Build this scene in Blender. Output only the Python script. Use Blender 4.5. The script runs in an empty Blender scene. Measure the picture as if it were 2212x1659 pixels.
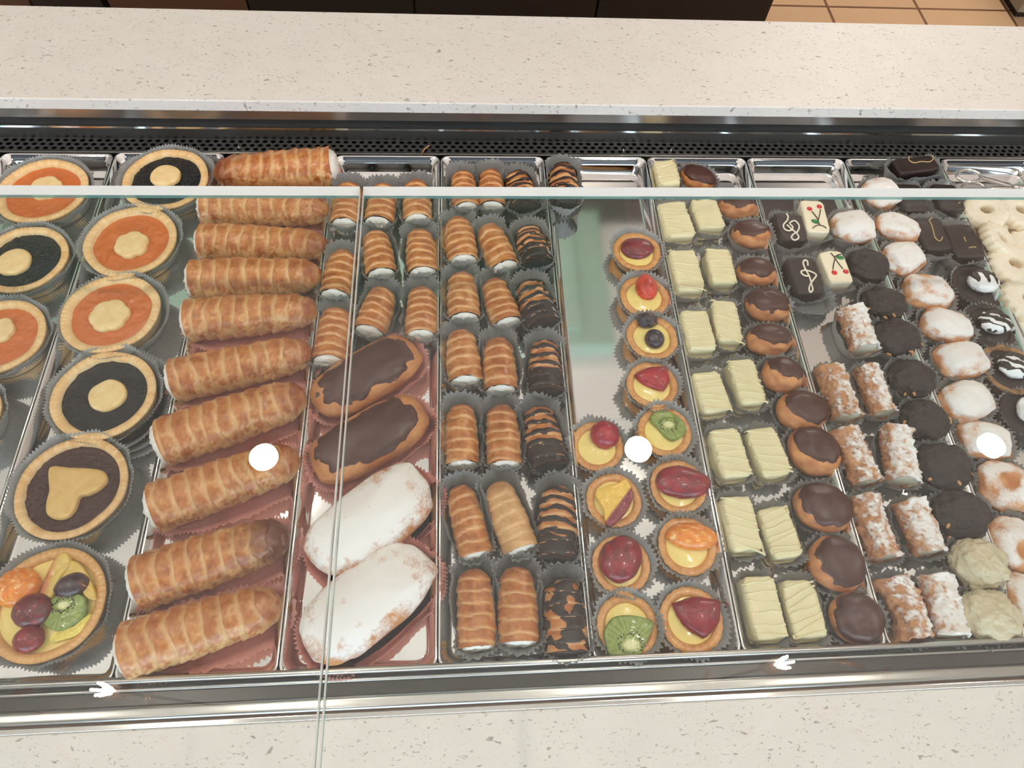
import bpy, math, random
from mathutils import Vector, Matrix, noise
S = bpy.context.scene
COL = S.collection
# ------------------------------------------------------------------ camera
ZR = 0.90                                   # height of the tray rims above the shop floor
FPX = 1438.77
CAM = Vector((0.025870948, 0.0, ZR + 0.553947896))
def _axes(p, y, r):
    f = Vector((0, math.cos(p), -math.sin(p))); u = Vector((0, math.sin(p), math.cos(p))); a = Vector((1, 0, 0))
    m = Matrix.Rotation(y, 3, 'Z'); f, u, a = m @ f, m @ u, m @ a
    return math.cos(r)*a + math.sin(r)*u, -math.sin(r)*a + math.cos(r)*u, f
AR, AU, AF = _axes(1.07697576, -0.143757422, 0.110011099)
cd = bpy.data.cameras.new('camera'); co = bpy.data.objects.new('camera', cd); COL.objects.link(co)
cd.sensor_width = 36.0; cd.lens = 36.0*FPX/2212; cd.clip_start = 0.02; cd.clip_end = 60
co.matrix_world = Matrix(((AR.x, AU.x, -AF.x, CAM.x), (AR.y, AU.y, -AF.y, CAM.y), (AR.z, AU.z, -AF.z, CAM.z), (0, 0, 0, 1)))
S.camera = co
# ------------------------------------------------------------------ world, exposure
w = bpy.data.worlds.new('daylight'); S.world = w; w.use_nodes = True
bg = w.node_tree.nodes['Background']; bg.inputs[0].default_value = (0.66, 0.82, 1.0, 1); bg.inputs[1].default_value = 5.0
vs = S.view_settings; vs.view_transform = 'Standard'; vs.look = 'None'; vs.gamma = 1.0; vs.use_curve_mapping = False
vs.exposure = 0.12
DOWNLIGHT = 110.0
BULB = 1980.0
UPLIGHT_FILL = 12.0  # strength of the uplight strip added for a brighter ceiling
cy = S.cycles
cy.max_bounces = 14; cy.diffuse_bounces = 4; cy.glossy_bounces = 5; cy.transparent_max_bounces = 24; cy.transmission_bounces = 4
cy.caustics_reflective = True; cy.blur_glossy = 1.0; cy.caustics_refractive = False; cy.sample_clamp_indirect = 12.0
# ------------------------------------------------------------------ helpers
FL = -0.018                                 # tray floor, relative to the rims
def px(u, v, z=0.0):
    """the point at height z (above the rim plane) seen at pixel u, v"""
    d = AF + AR*((u-1106)/FPX) + AU*((829.5-v)/FPX)
    t = (ZR + z - CAM.z)/d.z
    return CAM + d*t
def plen(u, v, n, z=0.0):
    """length in metres of n pixels along the counter at that place"""
    return (px(u+n*.5, v, z)-px(u-n*.5, v, z)).length
def L1(c):
    c = c/255.0
    return c/12.92 if c <= .04045 else ((c+.055)/1.055)**2.4
def C(*c): return tuple(L1(x) for x in c)
def mixc(a, b, t):
    t = max(0.0, min(1.0, t)); return tuple(a[i]*(1-t)+b[i]*t for i in range(3))
def sst(a, b, x):
    t = max(0.0, min(1.0, (x-a)/(b-a))); return t*t*(3-2*t)
def N(p, s=1.0, seed=0.0): return noise.noise(Vector((p[0]*s+seed, p[1]*s+seed*1.7, p[2]*s-seed)))
def tag(o, label=None, cat=None, group=None, kind=None):
    if label: o['label'] = label
    if cat: o['category'] = cat
    if group: o['group'] = group
    if kind: o['kind'] = kind
    return o
def empty(name, loc, rz=0.0, rx=0.0, ry=0.0):
    o = bpy.data.objects.new(name, None); COL.objects.link(o)
    o.location = loc; o.rotation_euler = (rx, ry, rz); o.empty_display_size = .01
    return o
def build(name, V, F, mat, parent=None, cols=None, pw=None, smooth=True, loc=None):
    me = bpy.data.meshes.new(name); me.from_pydata([tuple(v) for v in V], [], F); me.update()
    if smooth: me.polygons.foreach_set('use_smooth', [True]*len(me.polygons))
    if cols is not None:
        a = me.color_attributes.new('Col', 'FLOAT_COLOR', 'POINT')
        fl = []
        for c in cols: fl += [c[0], c[1], c[2], 1.0]
        a.data.foreach_set('color', fl)
    if pw is not None:
        a = me.attributes.new('Pow', 'FLOAT', 'POINT'); a.data.foreach_set('value', list(pw))
    me.materials.append(mat)
    o = bpy.data.objects.new(name, me); COL.objects.link(o)
    if parent is not None: o.parent = parent
    if loc is not None: o.location = loc
    return o
def gridf(nu, nv, wrap=True, off=0):
    F = []
    for i in range(nu-1):
        for j in range(nv if wrap else nv-1):
            k = (j+1) % nv
            F.append((off+i*nv+j, off+i*nv+k, off+(i+1)*nv+k, off+(i+1)*nv+j))
    return F
class MB:
    """collects shapes into one mesh"""
    def __init__(s): s.V = []; s.F = []; s.K = []
    def add(s, V, F, col=None):
        o = len(s.V); s.V += [Vector(v) for v in V]; s.F += [tuple(i+o for i in f) for f in F]
        if col is not None: s.K += [col]*len(V)
    def box(s, a, b, col=None):
        x0, y0, z0 = a; x1, y1, z1 = b
        V = [(x0,y0,z0),(x1,y0,z0),(x1,y1,z0),(x0,y1,z0),(x0,y0,z1),(x1,y0,z1),(x1,y1,z1),(x0,y1,z1)]
        s.add(V, [(3,2,1,0),(4,5,6,7),(0,1,5,4),(1,2,6,5),(2,3,7,6),(3,0,4,7)], col)
    def extrude(s, prof, x0, x1, closed=True):
        """profile of (y, z) points swept along x"""
        n = len(prof)
        V = [(x0, p[0], p[1]) for p in prof]+[(x1, p[0], p[1]) for p in prof]
        F = [(i, (i+1) % n, n+(i+1) % n, n+i) for i in range(n if closed else n-1)]
        if closed: F += [tuple(range(n-1, -1, -1)), tuple(range(n, 2*n))]
        s.add(V, F)
    def sweep(s, pts, r, n=8, col=None, flat=1.0, caps=True):
        pts = [Vector(p) for p in pts]; m = len(pts); V = []
        for i, p in enumerate(pts):
            t = (pts[min(i+1, m-1)]-pts[max(i-1, 0)])
            t = t.normalized() if t.length > 1e-9 else Vector((0, 1, 0))
            up = Vector((0, 0, 1)) if abs(t.z) < .92 else Vector((0, 1, 0))
            a = t.cross(up).normalized(); b = a.cross(t)
            rr = r(i/(m-1)) if callable(r) else r
            for j in range(n):
                q = 2*math.pi*j/n
                V.append(p + a*(math.cos(q)*rr) + b*(math.sin(q)*rr*flat))
        F = gridf(m, n)
        if caps: F += [tuple(range(n)), tuple(range(m*n-1, m*n-n-1, -1))]
        s.add(V, F, col)
    def ellipsoid(s, c, rx, ry, rz, rot=0.0, nu=7, nv=10, col=None, tilt=None):
        V = []; c = Vector(c); M = Matrix.Rotation(rot, 3, 'Z')
        if tilt is not None: M = M @ tilt
        for i in range(nu):
            a = math.pi*i/(nu-1)
            for j in range(nv):
                b = 2*math.pi*j/nv
                V.append(c + M @ Vector((rx*math.sin(a)*math.cos(b), ry*math.sin(a)*math.sin(b), rz*math.cos(a))))
        s.add(V, gridf(nu, nv), col)
    def out(s, name, mat, parent=None, smooth=True, cols=False): return build(name, s.V, s.F, mat, parent, s.K if (cols or s.K) else None, None, smooth)
def smoothpath(P, n=4):
    """Catmull-Rom through the points"""
    P = [Vector(p) for p in P]; out = []
    for i in range(len(P)-1):
        a, b, c, d = P[max(i-1, 0)], P[i], P[i+1], P[min(i+2, len(P)-1)]
        for k in range(n):
            t = k/n
            out.append(.5*((2*b)+(c-a)*t+(2*a-5*b+4*c-d)*t*t+(3*b-a-3*c+d)*t*t*t))
    out.append(P[-1]); return out
# ------------------------------------------------------------------ materials
MAT = {}
class NT:
    def __init__(s, name):
        s.m = bpy.data.materials.new(name); s.m.use_nodes = True; s.t = s.m.node_tree; s.t.nodes.clear()
        s.o = s.t.nodes.new('ShaderNodeOutputMaterial'); MAT[name] = s.m
    def n(s, kind, **kw):
        x = s.t.nodes.new('ShaderNode'+kind)
        for k, v in kw.items():
            if k.startswith('i_'): x.inputs[k[2:].replace('_', ' ')].default_value = v
            else: setattr(x, k, v)
        return x
    def l(s, a, b): s.t.links.new(a, b)
    def coord(s): return s.n('TexCoord').outputs['Object']
    def noise(s, scale, detail=3.0, rough=.55, vec=None):
        x = s.n('TexNoise'); x.inputs['Scale'].default_value = scale; x.inputs['Detail'].default_value = detail; x.inputs['Roughness'].default_value = rough
        s.l(vec or s.coord(), x.inputs['Vector']); return x.outputs['Fac']
    def ramp(s, fac, stops):
        r = s.n('ValToRGB'); e = r.color_ramp.elements
        while len(e) < len(stops): e.new(.5)
        for k, (p, c) in enumerate(stops): e[k].position = p; e[k].color = (c if len(c) == 4 else (*c, 1))
        s.l(fac, r.inputs[0]); return r.outputs[0]
    def math(s, op, a, b=None):
        x = s.n('Math', operation=op)
        for k, v in enumerate((a, b)):
            if v is None: continue
            if isinstance(v, (int, float)): x.inputs[k].default_value = v
            else: s.l(v, x.inputs[k])
        return x.outputs[0]
    def mix(s, fac, a, b, blend='MIX'):
        x = s.n('Mix', data_type='RGBA', blend_type=blend)
        for k, v in ((0, fac), (6, a), (7, b)):
            if isinstance(v, (int, float)): x.inputs[k].default_value = v
            elif isinstance(v, tuple): x.inputs[k].default_value = (*v, 1) if len(v) == 3 else v
            else: s.l(v, x.inputs[k])
        return x.outputs[2]
    def principled(s, base, rough=.5, metal=0.0, bump=None, bstr=.2, bdist=.001, **kw):
        p = s.n('BsdfPrincipled')
        if isinstance(base, tuple): p.inputs['Base Color'].default_value = (*base, 1)
        else: s.l(base, p.inputs['Base Color'])
        if isinstance(rough, (int, float)): p.inputs['Roughness'].default_value = rough
        else: s.l(rough, p.inputs['Roughness'])
        p.inputs['Metallic'].default_value = metal
        for k, v in kw.items(): p.inputs[k.replace('_', ' ')].default_value = v
        if bump is not None:
            b = s.n('Bump'); b.inputs['Strength'].default_value = bstr; b.inputs['Distance'].default_value = bdist
            s.l(bump, b.inputs['Height']); s.l(b.outputs[0], p.inputs['Normal'])
        s.l(p.outputs[0], s.o.inputs[0]); return p
def simple(name, col, rough=.5, metal=0.0, ns=None, var=.15, bstr=.2, bdist=.0005, **kw):
    t = NT(name)
    if ns:
        f = t.noise(ns); c = t.mix(f, tuple(x*(1-var) for x in col), tuple(min(1, x*(1+var)) for x in col))
        t.principled(c, rough, metal, f, bstr, bdist, **kw)
    else: t.principled(col, rough, metal, **kw)
    return t.m
def attr(name, rough, ns=300, var=.18, bstr=.3, bdist=.0006, spots=None, **kw):
    """colour from the mesh's own Col attribute with a fine baked grain"""
    t = NT(name); a = t.n('Attribute', attribute_name='Col').outputs['Color']
    f = t.noise(ns, 4.0, .65)
    g = t.ramp(f, [(.25, (1-var,)*3), (.75, (1+var*.5,)*3)])
    c = t.mix(1.0, a, g, 'MULTIPLY')
    if spots:
        sp = t.ramp(t.noise(spots[0], 2.0), [(spots[1], (0, 0, 0)), (spots[1]+.08, (1, 1, 1))])
        c = t.mix(sp, c, spots[2])
    t.principled(c, rough, 0, f, bstr, bdist, **kw); return t.m
attr('pastry_glazed', .33, 420, .16, .35, .0005, Coat_Weight=.25, Coat_Roughness=.2)
attr('shortcrust', .6, 700, .12, .3, .0004)
attr('shortcrust_glazed', .3, 500, .16, .4, .0006, Coat_Weight=.5, Coat_Roughness=.1)
attr('fruit', .24, 350, .2, .5, .0009, Coat_Weight=.35, Coat_Roughness=.12)
attr('choux', .5, 350, .2, .4, .0008)
attr('biscuit', .65, 900, .1, .25, .0003)
attr('plain', .45, 500, .08, .15, .0004)
def powder(name, lo, hi, ns=260, white=C(234, 228, 223)):
    """sugar lies where the Pow attribute plus a grain passes a threshold; the crust shows elsewhere"""
    t = NT(name); a = t.n('Attribute', attribute_name='Col').outputs['Color']
    p = t.n('Attribute', attribute_name='Pow').outputs['Fac']
    f1 = t.noise(ns, 6.0, .75); f2 = t.noise(ns*.3, 3.0)
    k = t.math('ADD', p, t.math('MULTIPLY', t.math('SUBTRACT', f1, .5), 1.1))
    k = t.math('ADD', k, t.math('MULTIPLY', t.math('SUBTRACT', f2, .5), .7))
    m = t.n('MapRange'); m.inputs['From Min'].default_value = lo; m.inputs['From Max'].default_value = hi; t.l(k, m.inputs['Value'])
    c = t.mix(m.outputs[0], a, white)
    t.principled(c, .8, 0, f1, .35, .0008); return t.m
powder('sugared_dough', .3, .75)
powder('sugared_choux', .3, .8, 320)
powder('sugared_biscuit', .2, 1.1, 420, C(240, 230, 212))
simple('dark_chocolate', C(40, 23, 19), .42, 0, 130, .2, .3, .0012)
simple('dark_cluster', C(38, 23, 20), .5, 0, 210, .35, .8, .003)
simple('milk_chocolate', C(72, 36, 26), .34, 0, 90, .1, .12, .0008)
simple('white_chocolate', C(226, 213, 170), .42, 0, 60, .04, .12, .0008)
simple('mint_white_coating', C(205, 192, 160), .42, 0, 130, .12, .5, .002)
simple('cream', C(240, 232, 220), .55, 0, 300, .05, .5, .001)
simple('ricotta', C(230, 222, 200), .5, 0, 300, .04, .4, .0008)
simple('meringue', C(240, 240, 238), .35, 0, 200, .04, .3, .0008)
simple('custard', C(244, 218, 130), .22, 0, 120, .06, .2, .001, Coat_Weight=.4)
simple('apricot_jam', C(204, 108, 48), .16, 0, 160, .14, .4, .0016, Coat_Weight=.4)
simple('blueberry_jam', C(20, 19, 24), .16, 0, 300, .6, 1.0, .004)
simple('plum_jam', C(64, 30, 24), .22, 0, 300, .5, 1.0, .003)
simple('piping_white', C(238, 226, 204), .45)
simple('cherry_gel', C(205, 28, 34), .2)
simple('leaf_gel', C(16, 116, 52), .2)
simple('stem_chocolate', C(52, 34, 28), .45)
simple('gold_drizzle', C(202, 168, 110), .45)
simple('hazelnut', C(206, 150, 96), .6, 0, 500, .2)
simple('kiwi_seed', C(26, 22, 18), .3)
simple('steel_brushed', (.62, .60, .57), .27, 1.0)
simple('steel_polished', (.66, .64, .61), .12, 1.0)
simple('steel_satin', (.52, .48, .45), .28, 1.0)
simple('steel_dark', (.075, .070, .067), .35, 1.0)
simple('steel_grille', (.22, .215, .21), .32, 1.0)
simple('gap_black', (.010, .010, .011), .5)
simple('chrome', (.75, .72, .68), .14, 1.0)
simple('copper', (.98, .62, .42), .24, 1.0)
simple('cabinet_black', C(38, 33, 30), .4)
simple('cabinet_brown', C(98, 68, 52), .45)
simple('cabinet_beige', C(150, 122, 100), .45)
simple('appliance_grey', C(150, 140, 122), .5)
simple('wall_paint', (.62, .56, .50), .8)
simple('ceiling_paint', (.86, .84, .82), .85)
simple('soffit_green', C(158, 186, 170), .6)
simple('wood_dark', C(108, 84, 68), .6, 0, 12, .3)
def mk_paper(name, a, b, tr):
    t = NT(name); f = t.noise(260, 4.0, .7); c = t.mix(f, a, b)
    p = t.n('BsdfPrincipled'); t.l(c, p.inputs['Base Color']); p.inputs['Roughness'].default_value = .5
    bm = t.n('Bump'); bm.inputs['Strength'].default_value = .25; bm.inputs['Distance'].default_value = .0004; t.l(f, bm.inputs['Height']); t.l(bm.outputs[0], p.inputs['Normal'])
    d = t.n('BsdfTranslucent'); t.l(c, d.inputs[0])
    m = t.n('MixShader'); m.inputs[0].default_value = tr; t.l(p.outputs[0], m.inputs[1]); t.l(d.outputs[0], m.inputs[2]); t.l(m.outputs[0], t.o.inputs[0])
mk_paper('paper_grey', C(142, 142, 141), C(184, 184, 182), .28)
mk_paper('paper_pink', C(244, 160, 146), C(255, 206, 194), .5)
def mk_glass():
    t = NT('clear_glass')
    g = t.n('NewGeometry'); d = t.n('VectorMath', operation='DOT_PRODUCT'); t.l(g.outputs['Incoming'], d.inputs[0]); t.l(g.outputs['Normal'], d.inputs[1])
    k = t.math('SUBTRACT', 1.0, t.math('ABSOLUTE', d.outputs['Value']))
    fr = t.math('ADD', .035, t.math('MULTIPLY', t.math('POWER', k, 5.0), .95))
    tr = t.n('BsdfTransparent'); tr.inputs[0].default_value = (.972, .985, .978, 1)
    gl = t.n('BsdfGlossy'); gl.inputs['Roughness'].default_value = 0.0; gl.inputs[0].default_value = (1, 1, 1, 1)
    m = t.n('MixShader'); t.l(fr, m.inputs[0]); t.l(tr.outputs[0], m.inputs[1]); t.l(gl.outputs[0], m.inputs[2]); t.l(m.outputs[0], t.o.inputs[0])
    t = NT('glass_edge_highlight')  # opaque pale: the bright line inside the edge put into colour
    p = t.n('BsdfPrincipled'); p.inputs['Base Color'].default_value = (*C(244, 240, 236), 1); p.inputs['Roughness'].default_value = .2
    tr = t.n('BsdfTranslucent'); tr.inputs[0].default_value = (.96, .95, .93, 1)
    m = t.n('MixShader'); m.inputs[0].default_value = .25; t.l(p.outputs[0], m.inputs[1]); t.l(tr.outputs[0], m.inputs[2]); t.l(m.outputs[0], t.o.inputs[0])
mk_glass()
def mk_teal():
    t = NT('glass_edge_teal'); p = t.n('BsdfPrincipled'); p.inputs['Base Color'].default_value = (*C(120, 168, 166), 1); p.inputs['Roughness'].default_value = .1
    tr = t.n('BsdfTransparent'); tr.inputs[0].default_value = (.5, .75, .7, 1)
    m = t.n('MixShader'); m.inputs[0].default_value = .35; t.l(p.outputs[0], m.inputs[1]); t.l(tr.outputs[0], m.inputs[2]); t.l(m.outputs[0], t.o.inputs[0])
mk_teal()
def mk_tray():
    t = NT('tray_steel'); f = t.noise(9, 3.0); v = t.noise(60, 2.0)
    r = t.n('MapRange'); r.inputs['To Min'].default_value = .03; r.inputs['To Max'].default_value = .1; t.l(f, r.inputs['Value'])
    t.principled((.86, .845, .83), r.outputs[0], 1.0, v, .02, .0004)
mk_tray()
def mk_quartz():
    t = NT('white_quartz'); co_ = t.coord()
    mp = t.n('Mapping'); t.l(co_, mp.inputs[0]); mp.inputs['Rotation'].default_value = (0, 0, .35); mp.inputs['Scale'].default_value = (1, 1.9, 1)
    wv = t.n('TexNoise'); wv.inputs['Scale'].default_value = 60; t.l(mp.outputs[0], wv.inputs['Vector'])
    ad = t.n('VectorMath', operation='MULTIPLY_ADD'); t.l(wv.outputs['Color'], ad.inputs[0]); ad.inputs[1].default_value = (.014, .014, .014); t.l(mp.outputs[0], ad.inputs[2])
    def flecks(scale, a, b, dens, ds):
        n1 = t.noise(scale, 2.0, .5, ad.outputs[0])
        m1 = t.ramp(n1, [(a, (0, 0, 0)), (b, (1, 1, 1))])
        n2 = t.noise(ds, 1.0, .5, mp.outputs[0]); m2 = t.ramp(n2, [(dens, (0, 0, 0)), (dens+.06, (1, 1, 1))])
        return t.math('MULTIPLY', m1, m2)
    k1 = flecks(125, .645, .71, .47, 24); k2 = flecks(270, .625, .70, .42, 40); k3 = flecks(560, .655, .74, .38, 70)
    k = t.math('MAXIMUM', t.math('MAXIMUM', k1, t.math('MULTIPLY', k2, .8)), t.math('MULTIPLY', k3, .55))
    base = t.mix(t.noise(30, 2.0), C(220, 212, 205), C(230, 222, 215))
    c = t.mix(t.math('MULTIPLY', k, .85), base, C(150, 138, 130))
    t.principled(c, .45, 0, k, .15, .0006)
mk_quartz()
def mk_tiles():
    t = NT('terracotta_tiles'); mp = t.n('Mapping'); t.l(t.coord(), mp.inputs[0]); mp.inputs['Location'].default_value = (-.327, -.225, 0)
    b = t.n('TexBrick'); t.l(mp.outputs[0], b.inputs['Vector']); b.offset = 0; b.squash = 1
    b.inputs['Scale'].default_value = 1; b.inputs['Brick Width'].default_value = .352; b.inputs['Row Height'].default_value = .352
    b.inputs['Mortar Size'].default_value = .006; b.inputs['Mortar Smooth'].default_value = .2
    b.inputs['Color1'].default_value = (*C(232, 190, 150), 1); b.inputs['Color2'].default_value = (*C(238, 200, 156), 1); b.inputs['Mortar'].default_value = (*C(112, 76, 56), 1)
    c = t.mix(t.noise(5, 4.0), b.outputs[0], C(214, 160, 120)); c = t.mix(.6, c, b.outputs[0])
    t.principled(c, .35, 0, None)
mk_tiles()
def emis(name, col, st):
    t = NT(name); e = t.n('Emission'); e.inputs[0].default_value = (*col, 1); e.inputs[1].default_value = st; t.l(e.outputs[0], t.o.inputs[0])
emis('lamp_glow', (1.0, .93, .84), DOWNLIGHT); emis('filament_glow', (1.0, .93, .865), BULB); emis('uplight_fill_glow', (1.0, .94, .86), UPLIGHT_FILL)
def Z(z): return ZR+z
# ------------------------------------------------------------------ the shop
def st(name, a, b, mat):
    m = MB(); m.box(a, b); return tag(m.out(name, MAT[mat], None, False), kind='structure')
XA, XB, YA, YB, ZC = -3.4, 3.6, -3.0, 3.3, ZR+1.8
st('floor', (XA, YA, -.1), (XB, YB, 0), 'terracotta_tiles')
st('ceiling', (XA, YA, ZC), (XB, YB, ZC+.1), 'ceiling_paint')
st('wall_left', (XA-.1, YA, 0), (XA, YB, ZC), 'wall_paint')
simple('wall_front_paint', (.30, .27, .24), .8)
st('wall_right', (XB, YA, 0), (XB+.1, YB, ZC), 'wall_paint')
st('wall_back', (XA, YB, 0), (XB, YB+.1, ZC), 'wood_dark')
m = MB()                                                        # shop front: a wall with a wide window opening
m.box((XA, YA-.1, 0), (XB, YA, .5)); m.box((XA, YA-.1, 2.45), (XB, YA, ZC))
m.box((XA, YA-.1, .5), (XA+.4, YA, 2.45)); m.box((XB-.4, YA-.1, .5), (XB, YA, 2.45))
tag(m.out('wall_front', MAT['wall_front_paint'], None, False), kind='structure')
m = MB(); m.box((XA+.4, YA-.06, .5), (XB-.4, YA-.05, 2.45)); tag(m.out('window_1', MAT['clear_glass'], None, False), kind='structure')
m = MB(); m.box((-3.3, 1.40, ZC-.09), (.64, 2.119, ZC)); m.box((-3.3, 1.47, ZC-.12), (.50, 2.119, ZC-.09)); tag(m.out('trim_1', MAT['soffit_green'], None, False), kind='structure')
m = MB(); m.box((XA, 2.12, ZC-.16), (XB, YB, ZC-.0)); simple('soffit_wood', C(66, 52, 43), .6, 0, 12, .3); tag(m.out('trim_2', MAT['soffit_wood'], None, False), kind='structure')

m = MB(); m.box((XA, YA, ZC-.12), (XB, -.85, ZC)); simple('bulkhead_slate', C(44, 52, 62), .6); tag(m.out('trim_3', MAT['bulkhead_slate'], None, False), kind='structure')

# ------------------------------------------------------------------ display case
X0, X1 = -1.15, 1.15
root = empty('display_case', (0, 0.3, 0))
tag(root, 'stainless steel refrigerated pastry display case holding the rows of trays', 'display case')
def part(name, mb, mat, parent, smooth=False):
    o = mb.out(name, MAT[mat], None, smooth); o.parent = parent; o.matrix_parent_inverse = parent.matrix_basis.inverted(); return o
def rp(pr, off=0.0): return [(y, Z(z)) for y, z in pr]
def rnd(y0, y1, z0, z1, r, n=4):
    """box profile with rounded top edges"""
    P = [(y0, z0)]
    for k in range(n+1):
        a = math.pi/2*k/n; P.append((y0+r-r*math.cos(a), z1-r+r*math.sin(a)))
    for k in range(n+1):
        a = math.pi/2*k/n; P.append((y1-r+r*math.sin(a), z1-r+r*math.cos(a)))
    P.append((y1, z0)); return rp(P)
m = MB(); m.extrude(rnd(.0484, .0534, .0004, .0052, .0024), X0, X1); part('tray_stop_rail', m, 'steel_brushed', root, True)
m = MB(); m.extrude(rnd(.0432, .0462, -.06, -.0015, .0014), X0, X1); part('lip_rail', m, 'steel_brushed', root, True)
m = MB(); m.box((X0, .0462, Z(-.03)), (X1, .0487, Z(-.004))); part('channel_gap_fill', m, 'gap_black', root)  # black fill, shade of the gap between the rails put into colour
m = MB(); m.box((X0, .0338, Z(-.05)), (X1, .0432, Z(-.006))); part('inner_channel', m, 'steel_dark', root)
m = MB(); m.extrude(rnd(.0236, .0343, -.05, -.0005, .0035, 6), X0, X1); part('front_rail', m, 'steel_brushed', root, True)
m = MB(); m.box((X0, .0226, Z(-.05)), (X1, .0236, Z(-.004))); part('brown_seam', m, 'cabinet_brown', root)
m = MB(); m.extrude(rnd(.0185, .0226, -.05, -.002, .0008), X0, X1); part('edge_strip', m, 'steel_polished', root)
m = MB(); m.box((X0, .595, Z(-.06)), (X1, .5985, Z(-.0005))); part('tray_ledge', m, 'steel_brushed', root)
m = MB(); m.box((X0, .0338, Z(-.09)), (X1, .62, Z(-.055))); m.box((X0, .0338, .06), (X0+.03, .62, Z(-.09))); m.box((X1-.03, .0338, .06), (X1, .62, Z(-.09)))
m.box((X0, .0338, .06), (X1, .06, Z(-.09))); m.box((X0, .6, .06), (X1, .63, Z(-.09))); m.box((X0, .05, 0), (X1, .6, .06)); part('cabinet_body', m, 'steel_dark', root)
# perforated air grille, real holes
m = MB(); pt = .0091; rw = .0062; gy0 = .5985
nx = int((X1-X0)/pt)
V = []; F = []
for r_ in range(3):
    for i in range(nx):
        cx = X0+(i+.5+(.5 if r_ % 2 else 0))*pt; cyy = gy0+(r_+.5)*rw
        o = len(V); ns = 12
        for k in range(ns):
            a = 2*math.pi*(k+.5)/ns; ca, sa = math.cos(a), math.sin(a)
            V.append((cx+ca*.0029, cyy+sa*.00225, Z(0.0)))
            q = min(pt*.5/max(abs(ca), 1e-6), rw*.5/max(abs(sa), 1e-6)); V.append((cx+ca*q, cyy+sa*q, Z(0.0)))
            V.append((cx+ca*.0029, cyy+sa*.00225, Z(-.0015)))
        for k in range(ns):
            k2 = (k+1) % ns
            F.append((o+k*3, o+k*3+1, o+k2*3+1, o+k2*3)); F.append((o+k*3+2, o+k*3, o+k2*3, o+k2*3+2))
        # corner fills of the cell rectangle
        for sx, sy, k in ((1, 1, 1), (-1, 1, 5), (-1, -1, 7), (1, -1, 11)):
            c_ = len(V); V.append((cx+sx*pt*.5, cyy+sy*rw*.5, Z(0.0))); F.append((o+((k-1) % ns)*3+1+3*0, c_, o+((k) % ns)*3+1))
m.add(V, F); part('air_grille', m, 'steel_grille', root)
m = MB(); m.box((X0, .598, Z(-.03)), (X1, .6165, Z(-.028))); part('duct_floor', m, 'gap_black', root)
m = MB(); m.box((X0, .6171, Z(-.03)), (X1, .6195, Z(.0155))); part('back_panel', m, 'steel_grille', root)
m = MB(); m.extrude(rp([(.6163, .0150), (.6168, .0172), (.6215, .0172), (.6215, .0150)]), X0, X1); part('back_lip', m, 'steel_polished', root)
m = MB(); m.box((X0, .6215, Z(-.01)), (X1, .629, Z(.0268))); part('shadow_gap', m, 'gap_black', root)  # black box standing in for the shade of the open gap
m = MB(); m.box((X0, .6175, Z(.0280)), (X1, .645, Z(.0402))); part('rear_strip', m, 'steel_satin', root)
# quartz slabs
def slab(name, y0, y1, z0, z1, label, r=.0012):
    m = MB(); m.extrude(rnd(y0, y1, z0, z1, r, 3), X0-.2, X1+.2)
    o = m.out(name, MAT['white_quartz'], None, False); tag(o, label, 'counter'); return o
slab('rear_counter', .6150, .7716, .0412, .0541, 'white speckled quartz counter slab running behind the pastry case')
m = MB(); m.box((X0-.15, .645, 0), (X1+.15, .752, Z(.0412))); tag(m.out('counter_base', MAT['cabinet_brown'], None, False), 'brown base panel under the rear quartz counter slab', 'counter base')
slab('front_ledge', -.20, .0185, -.035, -.0025, 'white speckled quartz ledge in front of the case under the glass')
m = MB(); m.box((X0-.15, -.18, 0), (X1+.15, .01, Z(-.035))); tag(m.out('ledge_cabinet', MAT['wall_paint'], None, False), 'plain front cabinet carrying the front quartz ledge', 'counter base')
# glass panes
GZ, GT = .18, .008
jx = (px(778, 425, GZ+GT)+px(700, 1440, GZ+GT))*.5
gyr = px(1106, 404, GZ+GT).y
def pane(name, xa, xb, label):
    r = empty(name, ((xa+xb)/2, gyr/2, Z(GZ))); tag(r, label, 'glass pane', 'horizontal glass panes over the trays')
    m = MB(); V = [(xa, -.195, Z(GZ)), (xb, -.195, Z(GZ)), (xb, gyr, Z(GZ)), (xa, gyr, Z(GZ)), (xa, -.195, Z(GZ+GT)), (xb, -.195, Z(GZ+GT)), (xb, gyr, Z(GZ+GT)), (xa, gyr, Z(GZ+GT))]
    m.add(V, [(3, 2, 1, 0), (4, 5, 6, 7)]); part('sheet', m, 'clear_glass', r)
    V = [(x, (y-.004 if y > 0 and k < 4 else y), z) for k, (x, y, z) in enumerate(V)]  # lower rear edge drawn in so the pale band catches more light
    V2 = [(v[0], v[1], Z(GZ+GT*.36)) for v in V[:4]]
    for nm, lo, hi, mt in (('polished_edge', V2, V[4:], 'glass_edge_highlight'), ('lower_edge', V[:4], V2, 'glass_edge_teal')):
        m = MB(); m.add(lo+hi, [(0, 1, 5, 4), (1, 2, 6, 5), (2, 3, 7, 6), (3, 0, 4, 7)]); part(nm, m, mt, r)
    return r
pane('glass_pane', X0, jx.x-.0013, 'left clear glass pane over the tarts and large cream horns')
pane('glass_pane', jx.x+.0013, X1, 'right clear glass pane over the small pastries and white blocks')
m = MB(); m.box((X0, -.19, Z(-.0025)), (X1, -.182, Z(GZ))); tag(m.out('front_glass', MAT['clear_glass'], None, False), 'upright front glass standing on the front quartz ledge', 'glass pane')
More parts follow.
